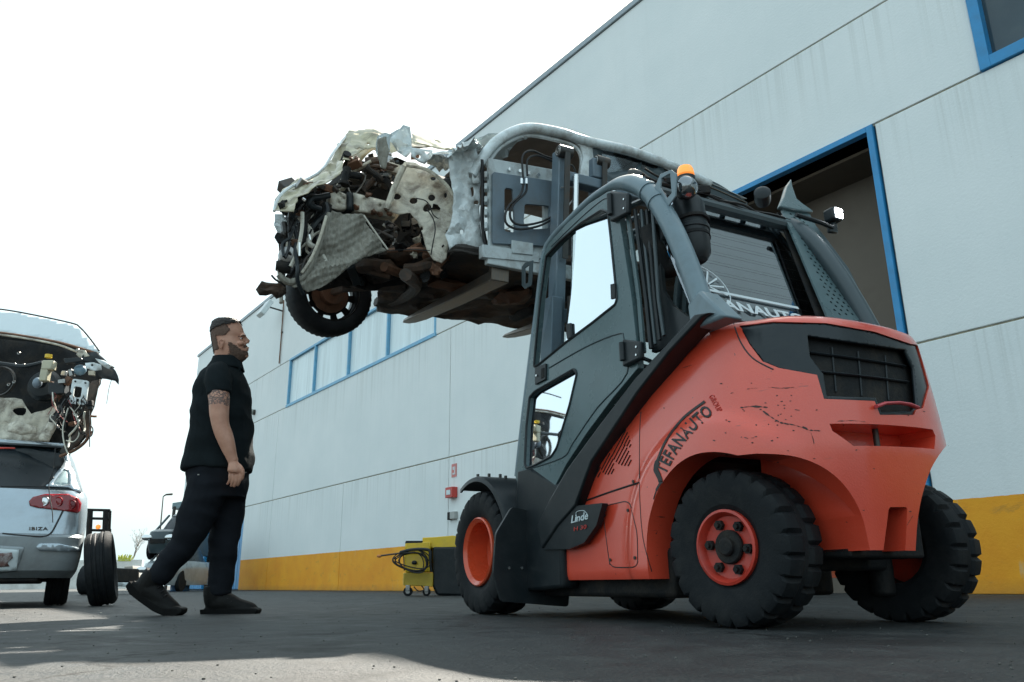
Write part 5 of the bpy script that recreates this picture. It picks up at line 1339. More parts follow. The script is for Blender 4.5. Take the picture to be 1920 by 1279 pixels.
def skin_mat():
    m = bpy.data.materials.new('skin'); m.use_nodes = True; nt = m.node_tree; b = nt.nodes['Principled BSDF']
    v = coords(nt)
    c = mixc(nt, ramp(nt, noisen(nt, v, 14, 5), [(.3, 0), (.7, 1)]), (.42, .20, .13), (.56, .30, .21))
    # tattoo sleeve on the right upper arm (flat ink on the skin)
    sp = N(nt, 'SeparateXYZ'); nt.links.new(v, sp.inputs[0])
    vo = N(nt, 'TexVoronoi', feature='DISTANCE_TO_EDGE'); vo.inputs['Scale'].default_value = 52; nt.links.new(v, vo.inputs['Vector'])
    ink = mathn(nt, 'LESS_THAN', vo.outputs['Distance'], .09)
    ink2 = ramp(nt, noisen(nt, v, 45, 3), [(.48, 0), (.56, 1)])
    ink = mathn(nt, 'MAXIMUM', ink, mathn(nt, 'MULTIPLY', ink2, .75))
    zlo, zhi = mp(412, 762, -.25).z, mp(412, 700, -.25).z
    band = mathn(nt, 'MULTIPLY', mathn(nt, 'GREATER_THAN', mathn(nt, 'ADD', sp.outputs[2], mathn(nt, 'MULTIPLY', noisen(nt, v, 12, 2), .02)), zlo+.01), mathn(nt, 'LESS_THAN', sp.outputs[2], zhi))
    side_ = mathn(nt, 'LESS_THAN', sp.outputs[1], -.14)
    c = mixc(nt, mathn(nt, 'MULTIPLY', mathn(nt, 'MULTIPLY', ink, mathn(nt, 'MULTIPLY', band, side_)), .82), c, (.05, .045, .05))
    nt.links.new(c, b.inputs['Base Color']); b.inputs['Roughness'].default_value = .5
    b.inputs['Subsurface Weight'].default_value = .08; b.inputs['Subsurface Radius'].default_value = (.02, .008, .004); b.inputs['Subsurface Scale'].default_value = .3
    bp = N(nt, 'Bump'); bp.inputs['Strength'].default_value = .15; bp.inputs['Distance'].default_value = .002
    nt.links.new(noisen(nt, v, 180, 2), bp.inputs['Height']); nt.links.new(bp.outputs[0], b.inputs['Normal'])
    return m
SK = skin_mat()
g = G(); g.loft([headrow(i) for i in range(len(HEAD))])
# nose, brow, cheek, lips, chin, ears
g.tube([mp(457.5, 630), mp(461, 635), mp(464.5, 640), mp(463, 643.5)], [.009, .012, .015, .012], 10)
for s_ in (-1, 1):
    g.ell(mp(461.5, 643, s_*.012), (.010, .009, .007))
    g.tube([mp(459, 629.2, 0), mp(456, 628.6, s_*.035), mp(449, 630.5, s_*.062)], [.009, .009, .006], 8)
    g.ell(mp(451, 644, s_*.045), (.022, .022, .018))
    # ear: rim, bowl and lobe
    g.tube(smoothpath([mp(417, 655, s_*.074), mp(411.5, 651, s_*.086), mp(409.5, 643, s_*.090), mp(413, 637.5, s_*.088), mp(418.5, 639, s_*.080), mp(419, 645, s_*.077)], 4), .0055, 8)
    g.ell(mp(414.5, 648, s_*.078), (.014, .006, .022))
g.tube([mp(462, 652.5, -.024), mp(465.5, 652, 0), mp(462, 652.5, .024)], [.004, .0065, .004], 8)
g.tube([mp(461, 656, -.020), mp(464.8, 656.2, 0), mp(461, 656, .020)], [.004, .0075, .004], 8)
g.ell(mp(459.5, 667, 0), (.022, .026, .018))
# trunk (under the clothes), so that the figure is one body
g.loft([sect(696, 396, 444, .09), sect(715, 386, 452, .17), sect(740, 374, 460, .20), sect(800, 368, 462, .17), sect(860, 358, 458, .17), sect(900, 362, 450, .17)])
def limb(pts, n=16, k=5):
    P = smoothpath([Vector((*mp(a, b, c), r)) for a, b, c, r in pts], k); g.tube([p.xyz for p in P], [p.w for p in P], n)
def limbg(gg, pts, n=16, k=5, flat=1.0):
    P = smoothpath([Vector((*mp(a, b, c), r)) for a, b, c, r in pts], k); gg.tube([p.xyz for p in P], [p.w for p in P], n, flat=flat)
# right arm (towards the camera) and left arm
limb([(408, 706, -.19, .060), (409, 730, -.235, .066), (411, 752, -.25, .062), (411, 775, -.255, .057), (414, 798, -.255, .051), (421, 818, -.25, .050), (428, 838, -.245, .043), (434, 856, -.24, .033), (438, 866, -.238, .030)])
limb([(412, 706, .17, .058), (400, 740, .19, .062), (392, 780, .19, .055), (388, 805, .19, .048), (388, 840, .19, .042), (390, 866, .19, .030)])
def hand(x, y, d, s_):
    # palm, four curled fingers, thumb leaving the side of the palm
    limb([(x-1, y-4, d, .029), (x+1, y+3, d, .037), (x+2, y+10, d, .042), (x+1, y+15, d, .036)])
    for k_, (dx, ln) in enumerate(((11, 1.0), (4.6, 1.12), (-1.8, 1.06), (-8.2, .86))):
        limb([(x+dx*.7+1, y+11, d, .010), (x+dx+1.2, y+19, d-.008*s_, .0098), (x+dx+1.0, y+20+8*ln, d-.004*s_, .0090), (x+dx-1.5, y+20+15*ln, d+.008*s_, .0082), (x+dx-4.0, y+20+19*ln, d+.018*s_, .0072)], 10, 3)
    limb([(x+9, y+0, d-.005*s_, .014), (x+15, y+8, d-.012*s_, .0145), (x+17.5, y+16, d-.010*s_, .0120), (x+16.5, y+24, d-.002*s_, .0098), (x+15.5, y+28, d+.0*s_, .0085)], 10, 3)
hand(438, 872, -.238, 1)
hand(390, 872, .19, -1)
# legs and feet inside trousers and boots
limb([(398, 890, -.09, .09), (375, 950, -.10, .08), (350, 1012, -.10, .06), (318, 1055, -.10, .055), (284, 1094, -.10, .045), (300, 1120, -.10, .03), (326, 1140, -.10, .02)])
limb([(418, 890, .09, .09), (424, 950, .09, .08), (424, 1000, .09, .06), (418, 1050, .09, .055), (410, 1120, .09, .04), (440, 1138, .09, .03), (470, 1144, .09, .018)])
bodym = remesh(g, 'body', SK, .0048, MAN, 2)
# eyes
for s_ in (-1,):
    e_ = G().ell(mp(452.2, 634.6, -.0585), (.0085, .0045, .0055), n=14, m=10).build('eye', mat('eye_white', (.55, .5, .46), .3), MAN)
    G().ell(mp(454.2, 634.3, -.0635), (.0050, .003, .0050), n=10, m=8).build('iris', mat('iris_dark', (.03, .018, .01), .2), e_)
HAIRM = mat('dark_hair', (.022, .016, .013), .6, bump=.8, bscale=240, var=.5, dscale=120)
BEARD = mat('short_beard', (.10, .058, .04), .75, bump=.6, bscale=260, var=.6, dscale=160)
FADE = mat('short_side_hair', (.11, .062, .042), .7, bump=.4, bscale=260, var=.35, dscale=150)
def headpatch(name, rows, sel, off, mt, jit=0):
    """shell over part of the head: sel(row index, angle fraction 0..1) chooses faces"""
    rg = random.Random(len(name)); n = 144; vs = []; fs = []; R = []
    idx = []; nr = 0
    k_ = rows[0]
    steps = []
    while k_ <= rows[1]+1e-6: steps.append(k_); k_ += .125
    for f in steps:
        i = int(min(f, len(HEAD)-1.001)); t_ = f-i
        a = headrow(i, 0, n); b = headrow(min(i+1, len(HEAD)-1), 0, n)
        row = [a[j].lerp(b[j], t_) for j in range(n)]; c = sum(row, Vector())/n
        R.append([p+(p-c).normalized()*off+Vector((0, 0, off*.6 if f < 2 else 0))+noise.noise_vector(p*90)*jit for p in row])
    g = G()
    for row in R: vs += row
    for i in range(len(R)-1):
        for j in range(n):
            if sel(steps[i]+rg.uniform(-.22, .22), j/n+rg.uniform(-.008, .008)): fs.append((i*n+j, i*n+(j+1) % n, (i+1)*n+(j+1) % n, (i+1)*n+j))
    if rows[0] == 0: fs.append(tuple(range(n))[::-1])
    g.add(vs, fs); used = sorted({i for f in g.f for i in f}); mpp = {o: n_ for n_, o in enumerate(used)}
    g.v = [g.v[i] for i in used]; g.f = [tuple(mpp[i] for i in f) for f in g.f]
    return g.build(name, mt, MAN, solid=.003, angle=80)
# angle fraction 0 = front (face), .25 = far side, .5 = back, .75 = near side
fr = lambda t_: min(t_, 1-t_)*2          # 0 front .. 1 back
hair = headpatch('hair', (0, 4), lambda r_, t_: fr(t_) > (-.1 if r_ < 1.2 else (r_-1.2)*.30) and (r_ < 2.6 or fr(t_) > .3+(r_-2.6)*.35), .008, HAIRM, .0035)
headpatch('side_hair', (2.25, 10), lambda r_, t_: fr(t_) > .40+.05*abs(r_-4) and not (5.9 < r_ < 9.6 and .48 < fr(t_) < .68), .0022, FADE, .001)
headpatch('hair_nape', (3, 10.5), lambda r_, t_: fr(t_) > .86, .004, HAIRM, .002)
headpatch('beard', (8, 14), lambda r_, t_: (r_ > 10.0 and fr(t_) < .50-.03*abs(r_-11.5)) or (r_ > 8.4 and .40-.10*(r_-8.4) < fr(t_) < .47) or (fr(t_) < .17 and 8.15 < r_ < 9.0) or (5.6 < r_ <= 8.6 and .41 < fr(t_) < .47), .0035, BEARD, .0025)
for s_ in (-1, 1):
    G().tube(smoothpath([mp(460.5, 629.6, s_*.018), mp(457, 628.2, s_*.040), mp(447, 630.8, s_*.066)], 3), [.0030]*7, 6).build('eyebrow', HAIRM, MAN)
# shirt
CL = mat('black_polo_fabric', (.010, .014, .016), .85, bump=.25, bscale=500, var=.2, spec=.08)
g = G()
g.loft([sect(684, 398, 447, .070), sect(690, 393, 451, .095), sect(698, 387, 455, .150), sect(708, 380, 459, .198), sect(722, 373, 464, .222), sect(745, 366, 468, .226), sect(775, 362.5, 470.5, .220), sect(805, 359, 472, .218), sect(835, 354, 473, .215), sect(862, 349, 472.5, .214), sect(884, 347, 470, .214)])
limbg(g, [(412, 698, -.12, .070), (409, 706, -.18, .080), (408.5, 718, -.215, .080), (409, 730, -.23, .078), (410.5, 742, -.24, .076)])
limbg(g, [(412, 704, .13, .070), (404, 730, .18, .078), (400, 745, .19, .076)])
sh = remesh(g, 'polo_shirt', CL, .009, MAN, 3)
for v in sh.data.vertices:
    p = v.co; q = Vector((p.x*2.5, p.y*4, p.z*6)); a = noise.noise(q*1.6)*.014+(1-abs(noise.noise(Vector((p.x*9+p.z*7, p.y*4, p.z*3.5)))*2.2))*.009-.006
    v.co += v.normal*a
g = G()
g.loft([sect(671, 401, 449, .072), sect(679, 398, 452, .078), sect(690, 391, 455, .105), sect(694, 389, 456, .118)], cap=False)
g.build('collar', CL, MAN, solid=.006)
G().prism([[mp(441, 672, -.05), mp(452, 678, -.05), mp(450, 700, -.05), mp(438, 690, -.06)]], (0, .006, 0)).build('collar_tip', CL, MAN, bevel=.002)
# trousers
TR = mat('black_work_trousers', (.012, .014, .018), .9, spec=.1, bump=.4, bscale=300, var=.25)
g = G()
g.loft([sect(866, 354, 466, .195), sect(890, 352, 463, .195), sect(915, 358, 461, .19), sect(935, 366, 459, .17)])
limbg(g, [(392, 900, -.09, .115), (380, 940, -.10, .118), (366, 975, -.10, .105), (350, 1012, -.10, .090), (333, 1036, -.10, .082), (315, 1058, -.10, .074), (297, 1080, -.10, .068), (290, 1090, -.10, .066)])
limbg(g, [(418, 900, .09, .115), (424, 940, .09, .116), (424, 975, .09, .106), (421, 1005, .09, .094), (418, 1040, .09, .086), (414, 1080, .09, .076), (412, 1116, .09, .071)])
tr_ = remesh(g, 'trousers', TR, .010, MAN, 3)
for v in tr_.data.vertices:
    p = v.co; a = noise.noise(Vector((p.x*7, p.y*5, p.z*11)))*.010+(1-abs(noise.noise(Vector((p.x*7+p.z*5, p.y*4, p.z*9)))*2.2))*.007-.004
    v.co += v.normal*a
for q in ((372, 890), (460, 886), (441, 905)):
    c = mp(q[0], q[1], -.20); G().box(c, (.010, .004, .006)).build('pocket_rivet', M_['steel'], MAN)
# boots: shaped uppers, thick lugged soles, laces
BT = mat('black_boot_leather', (.007, .007, .007), .6, spec=.15, dirt=(.02, .02, .018), damt=.3, dscale=14, bump=.3)
SO = mat('boot_sole', (.007, .007, .007), .85, spec=.1, dirt=(.02, .02, .018), damt=.4)
def boot(path, sole, d, laces):
    g = G(); limbg(g, [(x, y, d, r) for x, y, r in path], 18, 5)
    g.prism([[mp(x, y, d-.047) for x, y in sole]], (0, .094, 0))
    c_ = sum((mp(x, y, d) for x, y, r in path[3:]), Vector())/len(path[3:])
    limbg(g, [(x, y-1, d, r*1.04) for x, y, r in path[2:]], 18, 5)
    remesh(g, 'boot', BT, .006, MAN, 2)
    bt = [c for c in MAN.children if c.name.startswith('boot')][-1]
    P = [mp(x, y, d) for x, y in sole]
    g = G(); wv = Vector((0, .052, 0)); Q = [p.copy() for p in P]; m_ = sum(Q, Vector())/len(Q); Q = [m_+(p-m_)*1.02-Vector((0, 0, .006)) for p in Q]; g.prism([[p-wv*.94 for p in Q]], wv*1.88)
    for k_ in range(6):
        a_, b_ = P[min(1+k_, len(P)-2)], P[min(2+k_, len(P)-1)]; g.box(a_.lerp(b_, .5), (.018, .098, .010))
    g.build('sole', SO, bt, bevel=.008)
    for (x, y) in laces: G().tube([mp(x-5, y+2, d-.05), mp(x, y-1, d-.03), mp(x+2, y-2, d)], .0035, 6).build('lace', M_['cable'], bt)
boot([(404, 1098, .068), (404, 1116, .070), (406, 1130, .062), (424, 1130, .057), (444, 1137, .046), (460, 1140, .040), (471, 1142, .034), (478, 1144, .024), (482, 1146, .012)], [(381, 1141), (382, 1152), (386, 1154), (404, 1154), (416, 1151), (424, 1154), (472, 1154), (481, 1150), (483, 1143), (479, 1140), (400, 1140)], .09, [(424, 1116), (431, 1121), (438, 1126)])
boot([(293, 1076, .068), (281, 1092, .068), (276, 1104, .060), (290, 1113, .057), (306, 1127, .046), (318, 1136, .040), (327, 1141, .034), (334, 1144, .024), (338, 1146, .012)], [(250, 1088), (243, 1098), (250, 1112), (268, 1126), (292, 1143), (312, 1152), (332, 1154), (340, 1149), (341, 1141), (334, 1138), (312, 1138), (290, 1126), (268, 1108)], -.10, [(301, 1100), (306, 1108), (312, 1116)])
# ================================================================== left: silver hatchback with a stripped front end stacked on it
SM = frame((-4.51, 6.80, 0), math.radians(-29))
SC = thing('silver_hatchback', 'silver hatchback seen from behind with round red tail lights, a wreck stacked on its roof', 'car', SM)
SPL = Plane(SM @ Vector((0, 0, 0)), (1, 0, 0), (0, 0, 1))
silver = mat('silver_car_paint', (.40, .47, .52), .22, .55, dirt=(.2, .2, .19), damt=.3, dscale=3, coat=.6, var=.04)
silver2 = mat('dusty_silver_bumper', (.30, .34, .36), .38, .35, dirt=(.13, .13, .12), damt=.5, dscale=3, var=.08)
red_l = mat('red_lens', (.22, .006, .010), .12, coat=.6, var=.05)
# car local frame: x forward (away), y left, z up.  Half width and rear x by height
def srow(z, xr, hw, cr=.22, n=18, xf=3.6):
    out = []
    for i in range(n+1):        # right side -> rear -> left side
        th = math.pi/2*i/n; c_, s_ = math.cos(th), math.sin(th); e = 2/2.6
        out.append(Vector((xr+cr*(1-s_**e if s_ > 0 else 1), -(hw-cr)-cr*c_**e if c_ > 0 else -(hw-cr), z)))
    out = [Vector((xf, -hw, z))]+out
    mir = [Vector((p.x, -p.y, p.z)) for p in out[::-1]]
    return out+mir
hb = [(.24, .10, .80), (.30, .02, .83), (.42, -.02, .845), (.52, -.03, .85), (.575, -.035, .852), (.60, -.01, .85), (.68, .00, .855), (.80, .03, .85), (.93, .06, .835), (.985, .10, .81)]
low = [r_ for r_ in hb if r_[0] <= .60]; up_ = [r_ for r_ in hb if r_[0] >= .60]
G(SM).loft([srow(z, x, h) for z, x, h in low]).build('bumper', silver2, SC, angle=30)
bd = G(SM).loft([srow(z+.002, x, h) for z, x, h in up_]).build('body', silver, SC, angle=30)
# cabin: pillars and glass leaning forward
def cab_row(z, x, hw): return srow(z, x, hw, .16)
c0, c1, c2 = (.99, .12, .79), (1.20, .30, .70), (1.42, .55, .60)
g = G(SM); A = cab_row(*c0); Bq = cab_row(*c1); C = cab_row(*c2)
g.loft([A, Bq, C, [Vector((p.x+.15, p.y*.9, 1.46)) for p in C]]); g.build('cabin_glass', M_['gloss'], SC, angle=40)
for s_ in (-1, 1):
    G(SM).prism([[Vector((.20, -.785*s_, .985)), Vector((.46, -.81*s_, .985)), Vector((.62, -.69*s_, 1.30)), Vector((.56, -.62*s_, 1.42)), Vector((.48, -.60*s_, 1.42)), Vector((.40, -.66*s_, 1.24))]], (0, .03*s_, 0)).build('rear_pillar', silver, SC, bevel=.01)
G(SM).bx(.5, 3.2, -.6, .6, 1.42, 1.47).build('roof', silver, SC, bevel=.02)
bv_s = None
def bvh_of(objs):
    vs = []; fs = []
    for o in objs:
        b = len(vs); vs += [ROOTM[o.name] @ v.co for v in o.data.vertices]; fs += [tuple(b+i for i in p.vertices) for p in o.data.polygons]
    return BVHTree.FromPolygons(vs, fs)
bv_s = bvh_of([c for c in SC.children if c.name.split('.')[0] in ('bumper', 'body', 'cabin_glass')])
def ons(px, py, off=.003):
    h = bv_s.ray_cast(CAMP, ray(px, py))
    return None if h[0] is None else h[0]-ray(px, py)*off
def skin_on(fn, name, loops, mt, off, res, parent, solid=.004, **k):
    c_ = [Vector((0, 0, 0))]
    def to3(a, b):
        p = fn(a, b, off)
        if p is None: p = c_[0]
        c_[0] = p; return p
    return sheet(loops, to3, res).build(name, mt, parent, solid=solid, **k)
tl_ = skin_on(ons, 'tail_light', [[(54, 940), (62, 932), (84, 927), (128, 927), (146, 934), (152, 944), (150, 958), (146, 962), (122, 958), (70, 952), (56, 948)]], red_l, .006, 5, SC, solid=.012)
for x, y, r_, mt in ((83, 940, .045, M_['chrome']), (109, 941, .045, red_l), (135, 946, .040, mat('smoked_red_lens', (.12, .01, .015), .15))):
    p = ons(x, y, .010); 
    if p:
        n = Vector((0, -1, .05)).normalized(); G().lathe([(0, 0), (r_*.75, .004), (r_, 0), (r_*.9, .010), (r_*.7, .006), (0, .012)], p, n, 24).build('lamp_ring', mt, tl_)
def sline(nm, pxs, r, mt, off=.003, parent=None):
    pts = [ons(p.x, p.y, off) for p in smoothpath([Vector(q) for q in pxs], 6)]; pts = [p for p in pts if p]
    if len(pts) > 2: G().tube(pts, r, 6).build(nm, M_[mt], parent or SC)
skin_on(ons, 'rear_pillar', [[(86, 912), (104, 890), (121, 866), (118, 852), (126, 846), (140, 880), (152, 925), (128, 914)], [(98, 909), (120, 880), (128, 884), (130, 908), (116, 911)]], silver, .010, 6, SC, solid=.014)
skin_on(ons, 'quarter_window', [[(98, 909), (120, 880), (128, 884), (130, 908), (116, 911)]], mat('painted_daylight_glass', (.35, .45, .46), .08, coat=1), .008, 6, SC)  # opaque pale colour in place of daylight seen through the pane
sline('hatch_gap', [(2, 1000), (40, 1004), (80, 1006), (95, 1000), (105, 984), (118, 958)], .008, 'sticker', .0)
sline('hatch_gap', [(122, 957), (128, 940), (130, 928)], .004, 'sticker', .006)
sline('hatch_gap', [(2, 912), (50, 912), (110, 913), (126, 913)], .004, 'sticker', .002)
skin_on(ons, 'rubbing_strip', [[(67, 1026), (74, 1019), (110, 1019), (146, 1027), (150, 1034), (110, 1034), (74, 1033)]], silver, .008, 6, SC, solid=.02)
skin_on(ons, 'plate_recess', [[(-10, 1022), (46, 1026), (40, 1048), (30, 1072), (-10, 1076)]], silver2, .003, 6, SC)
skin_on(ons, 'number_plate', [[(-10, 1028), (36, 1031), (31, 1070), (-10, 1073)]], M_['stickerw'], .012, 6, SC, solid=.006)
skin_on(ons, 'torn_sticker', [[(-10, 1038), (22, 1036), (24, 1046), (14, 1056), (18, 1062), (-10, 1064)]], mat('torn_brown_sticker', (.16, .09, .08), .6, dirt=(.5, .5, .5), damt=.8, dscale=25), .019, 5, SC, solid=.002)
skin_on(ons, 'reflector', [[(62, 1084), (99, 1085), (98, 1090), (62, 1089)]], red_l, .01, 5, SC, solid=.008)
me = curve_text('IBIZA', 1.0, 0, .03, 0, 1.15); xs = [v.co.x for v in me.vertices]; vs = []
for v in me.vertices:
    u = (v.co.x-min(xs))/(max(xs)-min(xs)); vs.append(ons(55+35*u, 994-v.co.y*8.2, .006) or Vector((0, 0, 0)))
m2 = bpy.data.meshes.new('t'); m2.from_pydata([tuple(p) for p in vs], [], [tuple(p.vertices) for p in me.polygons]); link('badge', m2, M_['dsteel'], SC, smooth=False, solid=.004)
def carwheel(M, c, ax, R, W, parent, rim=True):
    c = Vector(c); ax = Vector(ax); h = W/2; ri_ = R*.64
    t = G(M).lathe([(ri_, -h*.8), (ri_+.02, -h*.95), (R*.9, -h), (R*.98, -h*.8), (R, -h*.5), (R-.008, -h*.45), (R-.008, -h*.38), (R, -h*.33), (R, -.02), (R-.008, -.012), (R-.008, .012), (R, .02), (R, h*.33), (R-.008, h*.38), (R-.008, h*.45), (R, h*.5), (R*.98, h*.8), (R*.9, h), (ri_+.02, h*.95), (ri_, h*.8), (ri_, -h*.8)], c, ax, 48, lambda i, j, r, hh: r-.005 if (j in (3, 4, 16, 17) and i % 2) else r).build('tyre', M_['tyre'], parent, angle=40)
    if rim:
        G(M).lathe([(0, h*.55), (.05, h*.6), (ri_*.55, h*.3), (ri_*.95, h*.5), (ri_, h*.8), (ri_, -h*.8), (0, -h*.6), (0, h*.55)], c, ax, 24).build('rim', M_['dsteel'], t)
    return t
for s_ in (-1, 1):
    carwheel(SM, (.72, -.70*s_, .285), (0, -s_, 0), .285, .19, SC)
G(SM).bx(.12, 3.2, -.55, .55, .20, .40).build('underbody', M_['dark'], SC, bevel=.02)
G(SM).cyl((.05, .3, .24), (.5, .3, .26), .03, 12).build('exhaust', M_['rust'], SC)
for s_ in (-1, 1): G(SM).bx(1.15, 3.3, s_*.6-.18, s_*.6+.18, .22, .55).build('sill', M_['dark'], SC, bevel=.02)
# ---- upper wreck: windscreen, cowl, bare bulkhead with brake booster, looms
UM = Matrix.Translation((-4.6, 7.5, 1.45))
UW = thing('stacked_wreck', 'stripped car front with bare dark bulkhead and dangling wires, stacked on the silver hatchback', 'car wreck', UM)
def UP(y): return Plane((0, y, 0), (1, 0, 0), (0, 0, 1))
def us(nm, loops, y, mt, res=.05, amp=.01, csc=6, seed=1, solid=.006, bulge=None, tilt=0, parent=None, angle=40):
    pl = Plane((0, y, 1.9), (1, 0, 0), (0, tilt, 1)); L_ = [[pl.t(*p) for p in l] for l in loops]
    def to3(a, b):
        p = pl.P(a, b); o = crump(p, amp, csc, seed); p = p+pl.n*o.x+pl.u*o.y*.4+pl.v*o.z*.4
        if bulge: p = p+Vector((0, bulge(a, b, p), 0))
        return p
    return sheet(L_, to3, res, seed).build(nm, M_[mt] if isinstance(mt, str) else mt, parent or UW, solid=solid, angle=angle)
def ut(nm, pxs, y, r, mt, n=7, k=5, parent=None):
    pl = UP(y); pts = [UP(y+(q[2] if len(q) > 2 else 0)).hit(q[0], q[1]) for q in pxs]
    return G().tube(smoothpath(pts, k), r, n).build(nm, M_[mt], parent or UW)
bk = us('bulkhead', [[(-60, 625), (40, 632), (110, 646), (148, 658), (172, 672), (200, 680), (214, 690), (190, 712), (184, 730), (174, 760), (168, 790), (170, 812), (150, 836), (118, 852), (60, 842), (-60, 842)]], 7.55, 'dark', .09, .05, 4, 3)
ws = us('windscreen', [[(-70, 575), (0, 580), (60, 590), (134, 606), (150, 614), (168, 634), (184, 654), (188, 662), (150, 652), (90, 638), (0, 622), (-70, 616)]], 7.35, mat('sky_pale_windscreen', (.60, .68, .70), .12, trans=.2, coat=.6, var=.03), .06, .0, tilt=.9, angle=89, solid=.008, bulge=lambda a, b, p: .08*abs(a+4)**1.5*.1)  # mostly opaque; the pale colour paints the sky behind the glass
ut('windscreen_edge', [(-70, 575, .1), (0, 580, .1), (60, 590, .1), (134, 606, .07), (150, 614, .05), (168, 634, 0), (186, 658, -.05)], 7.3, .008, 'cable')
ut('cowl_strip', [(-70, 618), (0, 624), (50, 631), (110, 642), (160, 656), (184, 664)], 7.22, .012, 'rust')
ut('cowl_strip', [(-70, 622), (0, 628), (50, 635), (110, 647), (150, 662), (176, 670)], 7.20, .010, 'primer')
us('cowl_panel', [[(-70, 618), (0, 624), (60, 632), (130, 646), (176, 660), (180, 668), (120, 652), (50, 640), (-70, 630)]], 7.24, 'black', .06, .006)
us('wing_corner', [[(158, 662), (180, 660), (194, 672), (206, 682), (216, 696), (222, 712), (221, 721), (214, 714), (200, 711), (190, 710), (184, 700), (170, 690), (150, 678)]], 7.1, 'black', .04, .015, 8, 5)
us('hinge_plate', [[(160, 681), (176, 680), (190, 684), (191, 694), (176, 696), (160, 690)], ov(173, 685, 2.4, 2.2)], 7.0, 'wwhite', .03, .004, 7, 2)
us('cream_scrap', [[(180, 672), (200, 678), (208, 684), (207, 692), (196, 688), (184, 680)]], 7.02, 'wwhite', .03, .02, 12, 3)
us('cream_scrap', [[(144, 654), (160, 658), (168, 668), (150, 672), (144, 666)]], 7.1, 'primer', .03, .01, 12, 4)
pl_ = UP(6.98)
def upr(nm, loops, y, th, mt, r=.0, bev=.004, parent=None):
    pl = UP(y); L_ = []
    for l in loops:
        q = [pl.t(*p) for p in l]
        if r: q = rounded(q, r)
        L_.append([pl.P(a, b) for a, b in q])
    return G().prism(L_, (0, th, 0)).build(nm, M_[mt] if isinstance(mt, str) else mt, parent or UW, bevel=bev)
bp_ = upr('white_bracket', [[(136, 710), (166, 714), (160, 760), (128, 756)], [(139, 724), (154, 726), (151, 746), (136, 744)]], 6.98, .02, M_['wwhite'], r=.02)
for q in ((141, 715), (160, 718), (134, 752), (153, 754)):
    p = UP(6.975).hit(*q); G().cyl(p-Vector((0, .004, 0)), p+Vector((0, .006, 0)), .008, 8).build('bolt', M_['dark'], bp_)
# brake booster and reservoir
p = UP(7.3).hit(78, 722); G().lathe([(0, -.02), (.14, 0), (.15, .05), (.15, .07), (.12, .11), (.05, .13), (.03, .2), (0, .2)], p+Vector((0, .1, 0)), (.1, -1, .1), 28).build('brake_booster', M_['black'], UW)
p = UP(7.02).hit(92, 686); rs_ = G().box(p, (.10, .08, .09)).box(p+Vector((-.02, 0, -.09)), (.07, .07, .12)).build('fluid_reservoir', mat('cream_plastic', (.5, .47, .34), .4), UW, bevel=.012)
p2 = UP(7.02).hit(91, 668); G().cyl(p2-Vector((0, 0, .015)), p2+Vector((0, 0, .015)), .030, 16).build('yellow_cap', mat('yellow_cap', (.75, .5, .04), .4), rs_)
p = UP(7.05).hit(70, 718); G().ell(p, (.04, .04, .05)).build('servo_knob', mat('blue_grey_plastic', (.2, .25, .3), .4), UW)
upr('relay_box', [[(90, 717), (119, 716), (120, 738), (90, 740)]], 7.0, .1, 'black', bev=.008)
upr('bracket', [[(108, 712), (121, 710), (122, 718), (108, 719)]], 6.98, .04, 'steel')
p = UP(7.1).hit(150, 694); G().ell(p, (.055, .05, .05)).build('blue_cap', mat('pale_blue_plastic', (.15, .25, .32), .4), UW)
upr('connector', [[(165, 695), (176, 695), (176, 704), (165, 703)]], 6.95, .03, mat('beige_plug', (.55, .48, .36), .5))
upr('black_bar', [[(118, 672), (152, 670), (154, 677), (120, 682)]], 7.0, .06, 'black', bev=.01)
p = UP(7.25).hit(0, 716); G().lathe([(.12, 0), (.14, .02), (.15, 0), (.13, -.02), (.12, 0)], p, (0, -1, 0), 24).build('heater_ring', M_['dsteel'], UW)
for q in ((16, 721), (26, 716), (27, 683), (44, 684), (6, 682), (145, 656), (35, 662)):
    p = UP(7.16).hit(*q); G().lathe([(.006, 0), (.014, .004), (.016, -.004), (.006, 0)], p, (0, -1, 0), 10).build('bolt', M_['steel'], UW)
ut('loom', [(-40, 676), (10, 683), (45, 687), (80, 680)], 7.15, .02, 'black')
# beige lower sheet metal
us('lower_bulkhead', [[(-60, 745), (0, 747), (38, 748), (46, 760), (60, 776), (84, 770), (100, 760), (112, 768), (108, 790), (92, 830), (66, 828), (20, 824), (-60, 820)], ov(38, 772, 14, 8)], 7.4, 'primer', .05, .03, 5, 13)
us('leg_member', [[(98, 775), (112, 768), (104, 800), (92, 828), (70, 826), (84, 802)], ov(88, 808, 3, 3)], 7.2, 'primer', .04, .012, 6, 14)
us('beige_duct', [[(18, 795), (36, 790), (60, 800), (74, 803), (72, 816), (46, 818), (22, 812)]], 7.25, 'primer', .04, .03, 5, 15, bulge=lambda a, b, p: -.04)
us('side_skin', [[(172, 715), (188, 712), (182, 740), (172, 768), (168, 790), (170, 810), (150, 832), (128, 846), (112, 852), (110, 845), (140, 815), (152, 780), (158, 750), (164, 730)]], 7.12, 'under', .04, .02, 6, 17)
ut('sill_edge', [(112, 856), (140, 844), (160, 828), (171, 808)], 7.08, .014, 'rust')
rnd = random.Random(9)
for i in range(26):
    x0 = rnd.uniform(95, 168); y0 = rnd.uniform(735, 775); pts = []; xx, yy = x0, y0
    for k_ in range(rnd.randint(4, 7)):
        pts.append((xx, yy, rnd.uniform(-.04, .04))); xx += rnd.uniform(-12, 12); yy += rnd.uniform(6, 20); xx = max(88, min(168, xx)); yy = min(yy, 850)
    ut('wire', pts, 6.95, rnd.choice([.003, .004, .006, .009]), rnd.choice(['cable', 'cable', 'cable', 'cablew', 'cabler', 'dark']), 5, 4)
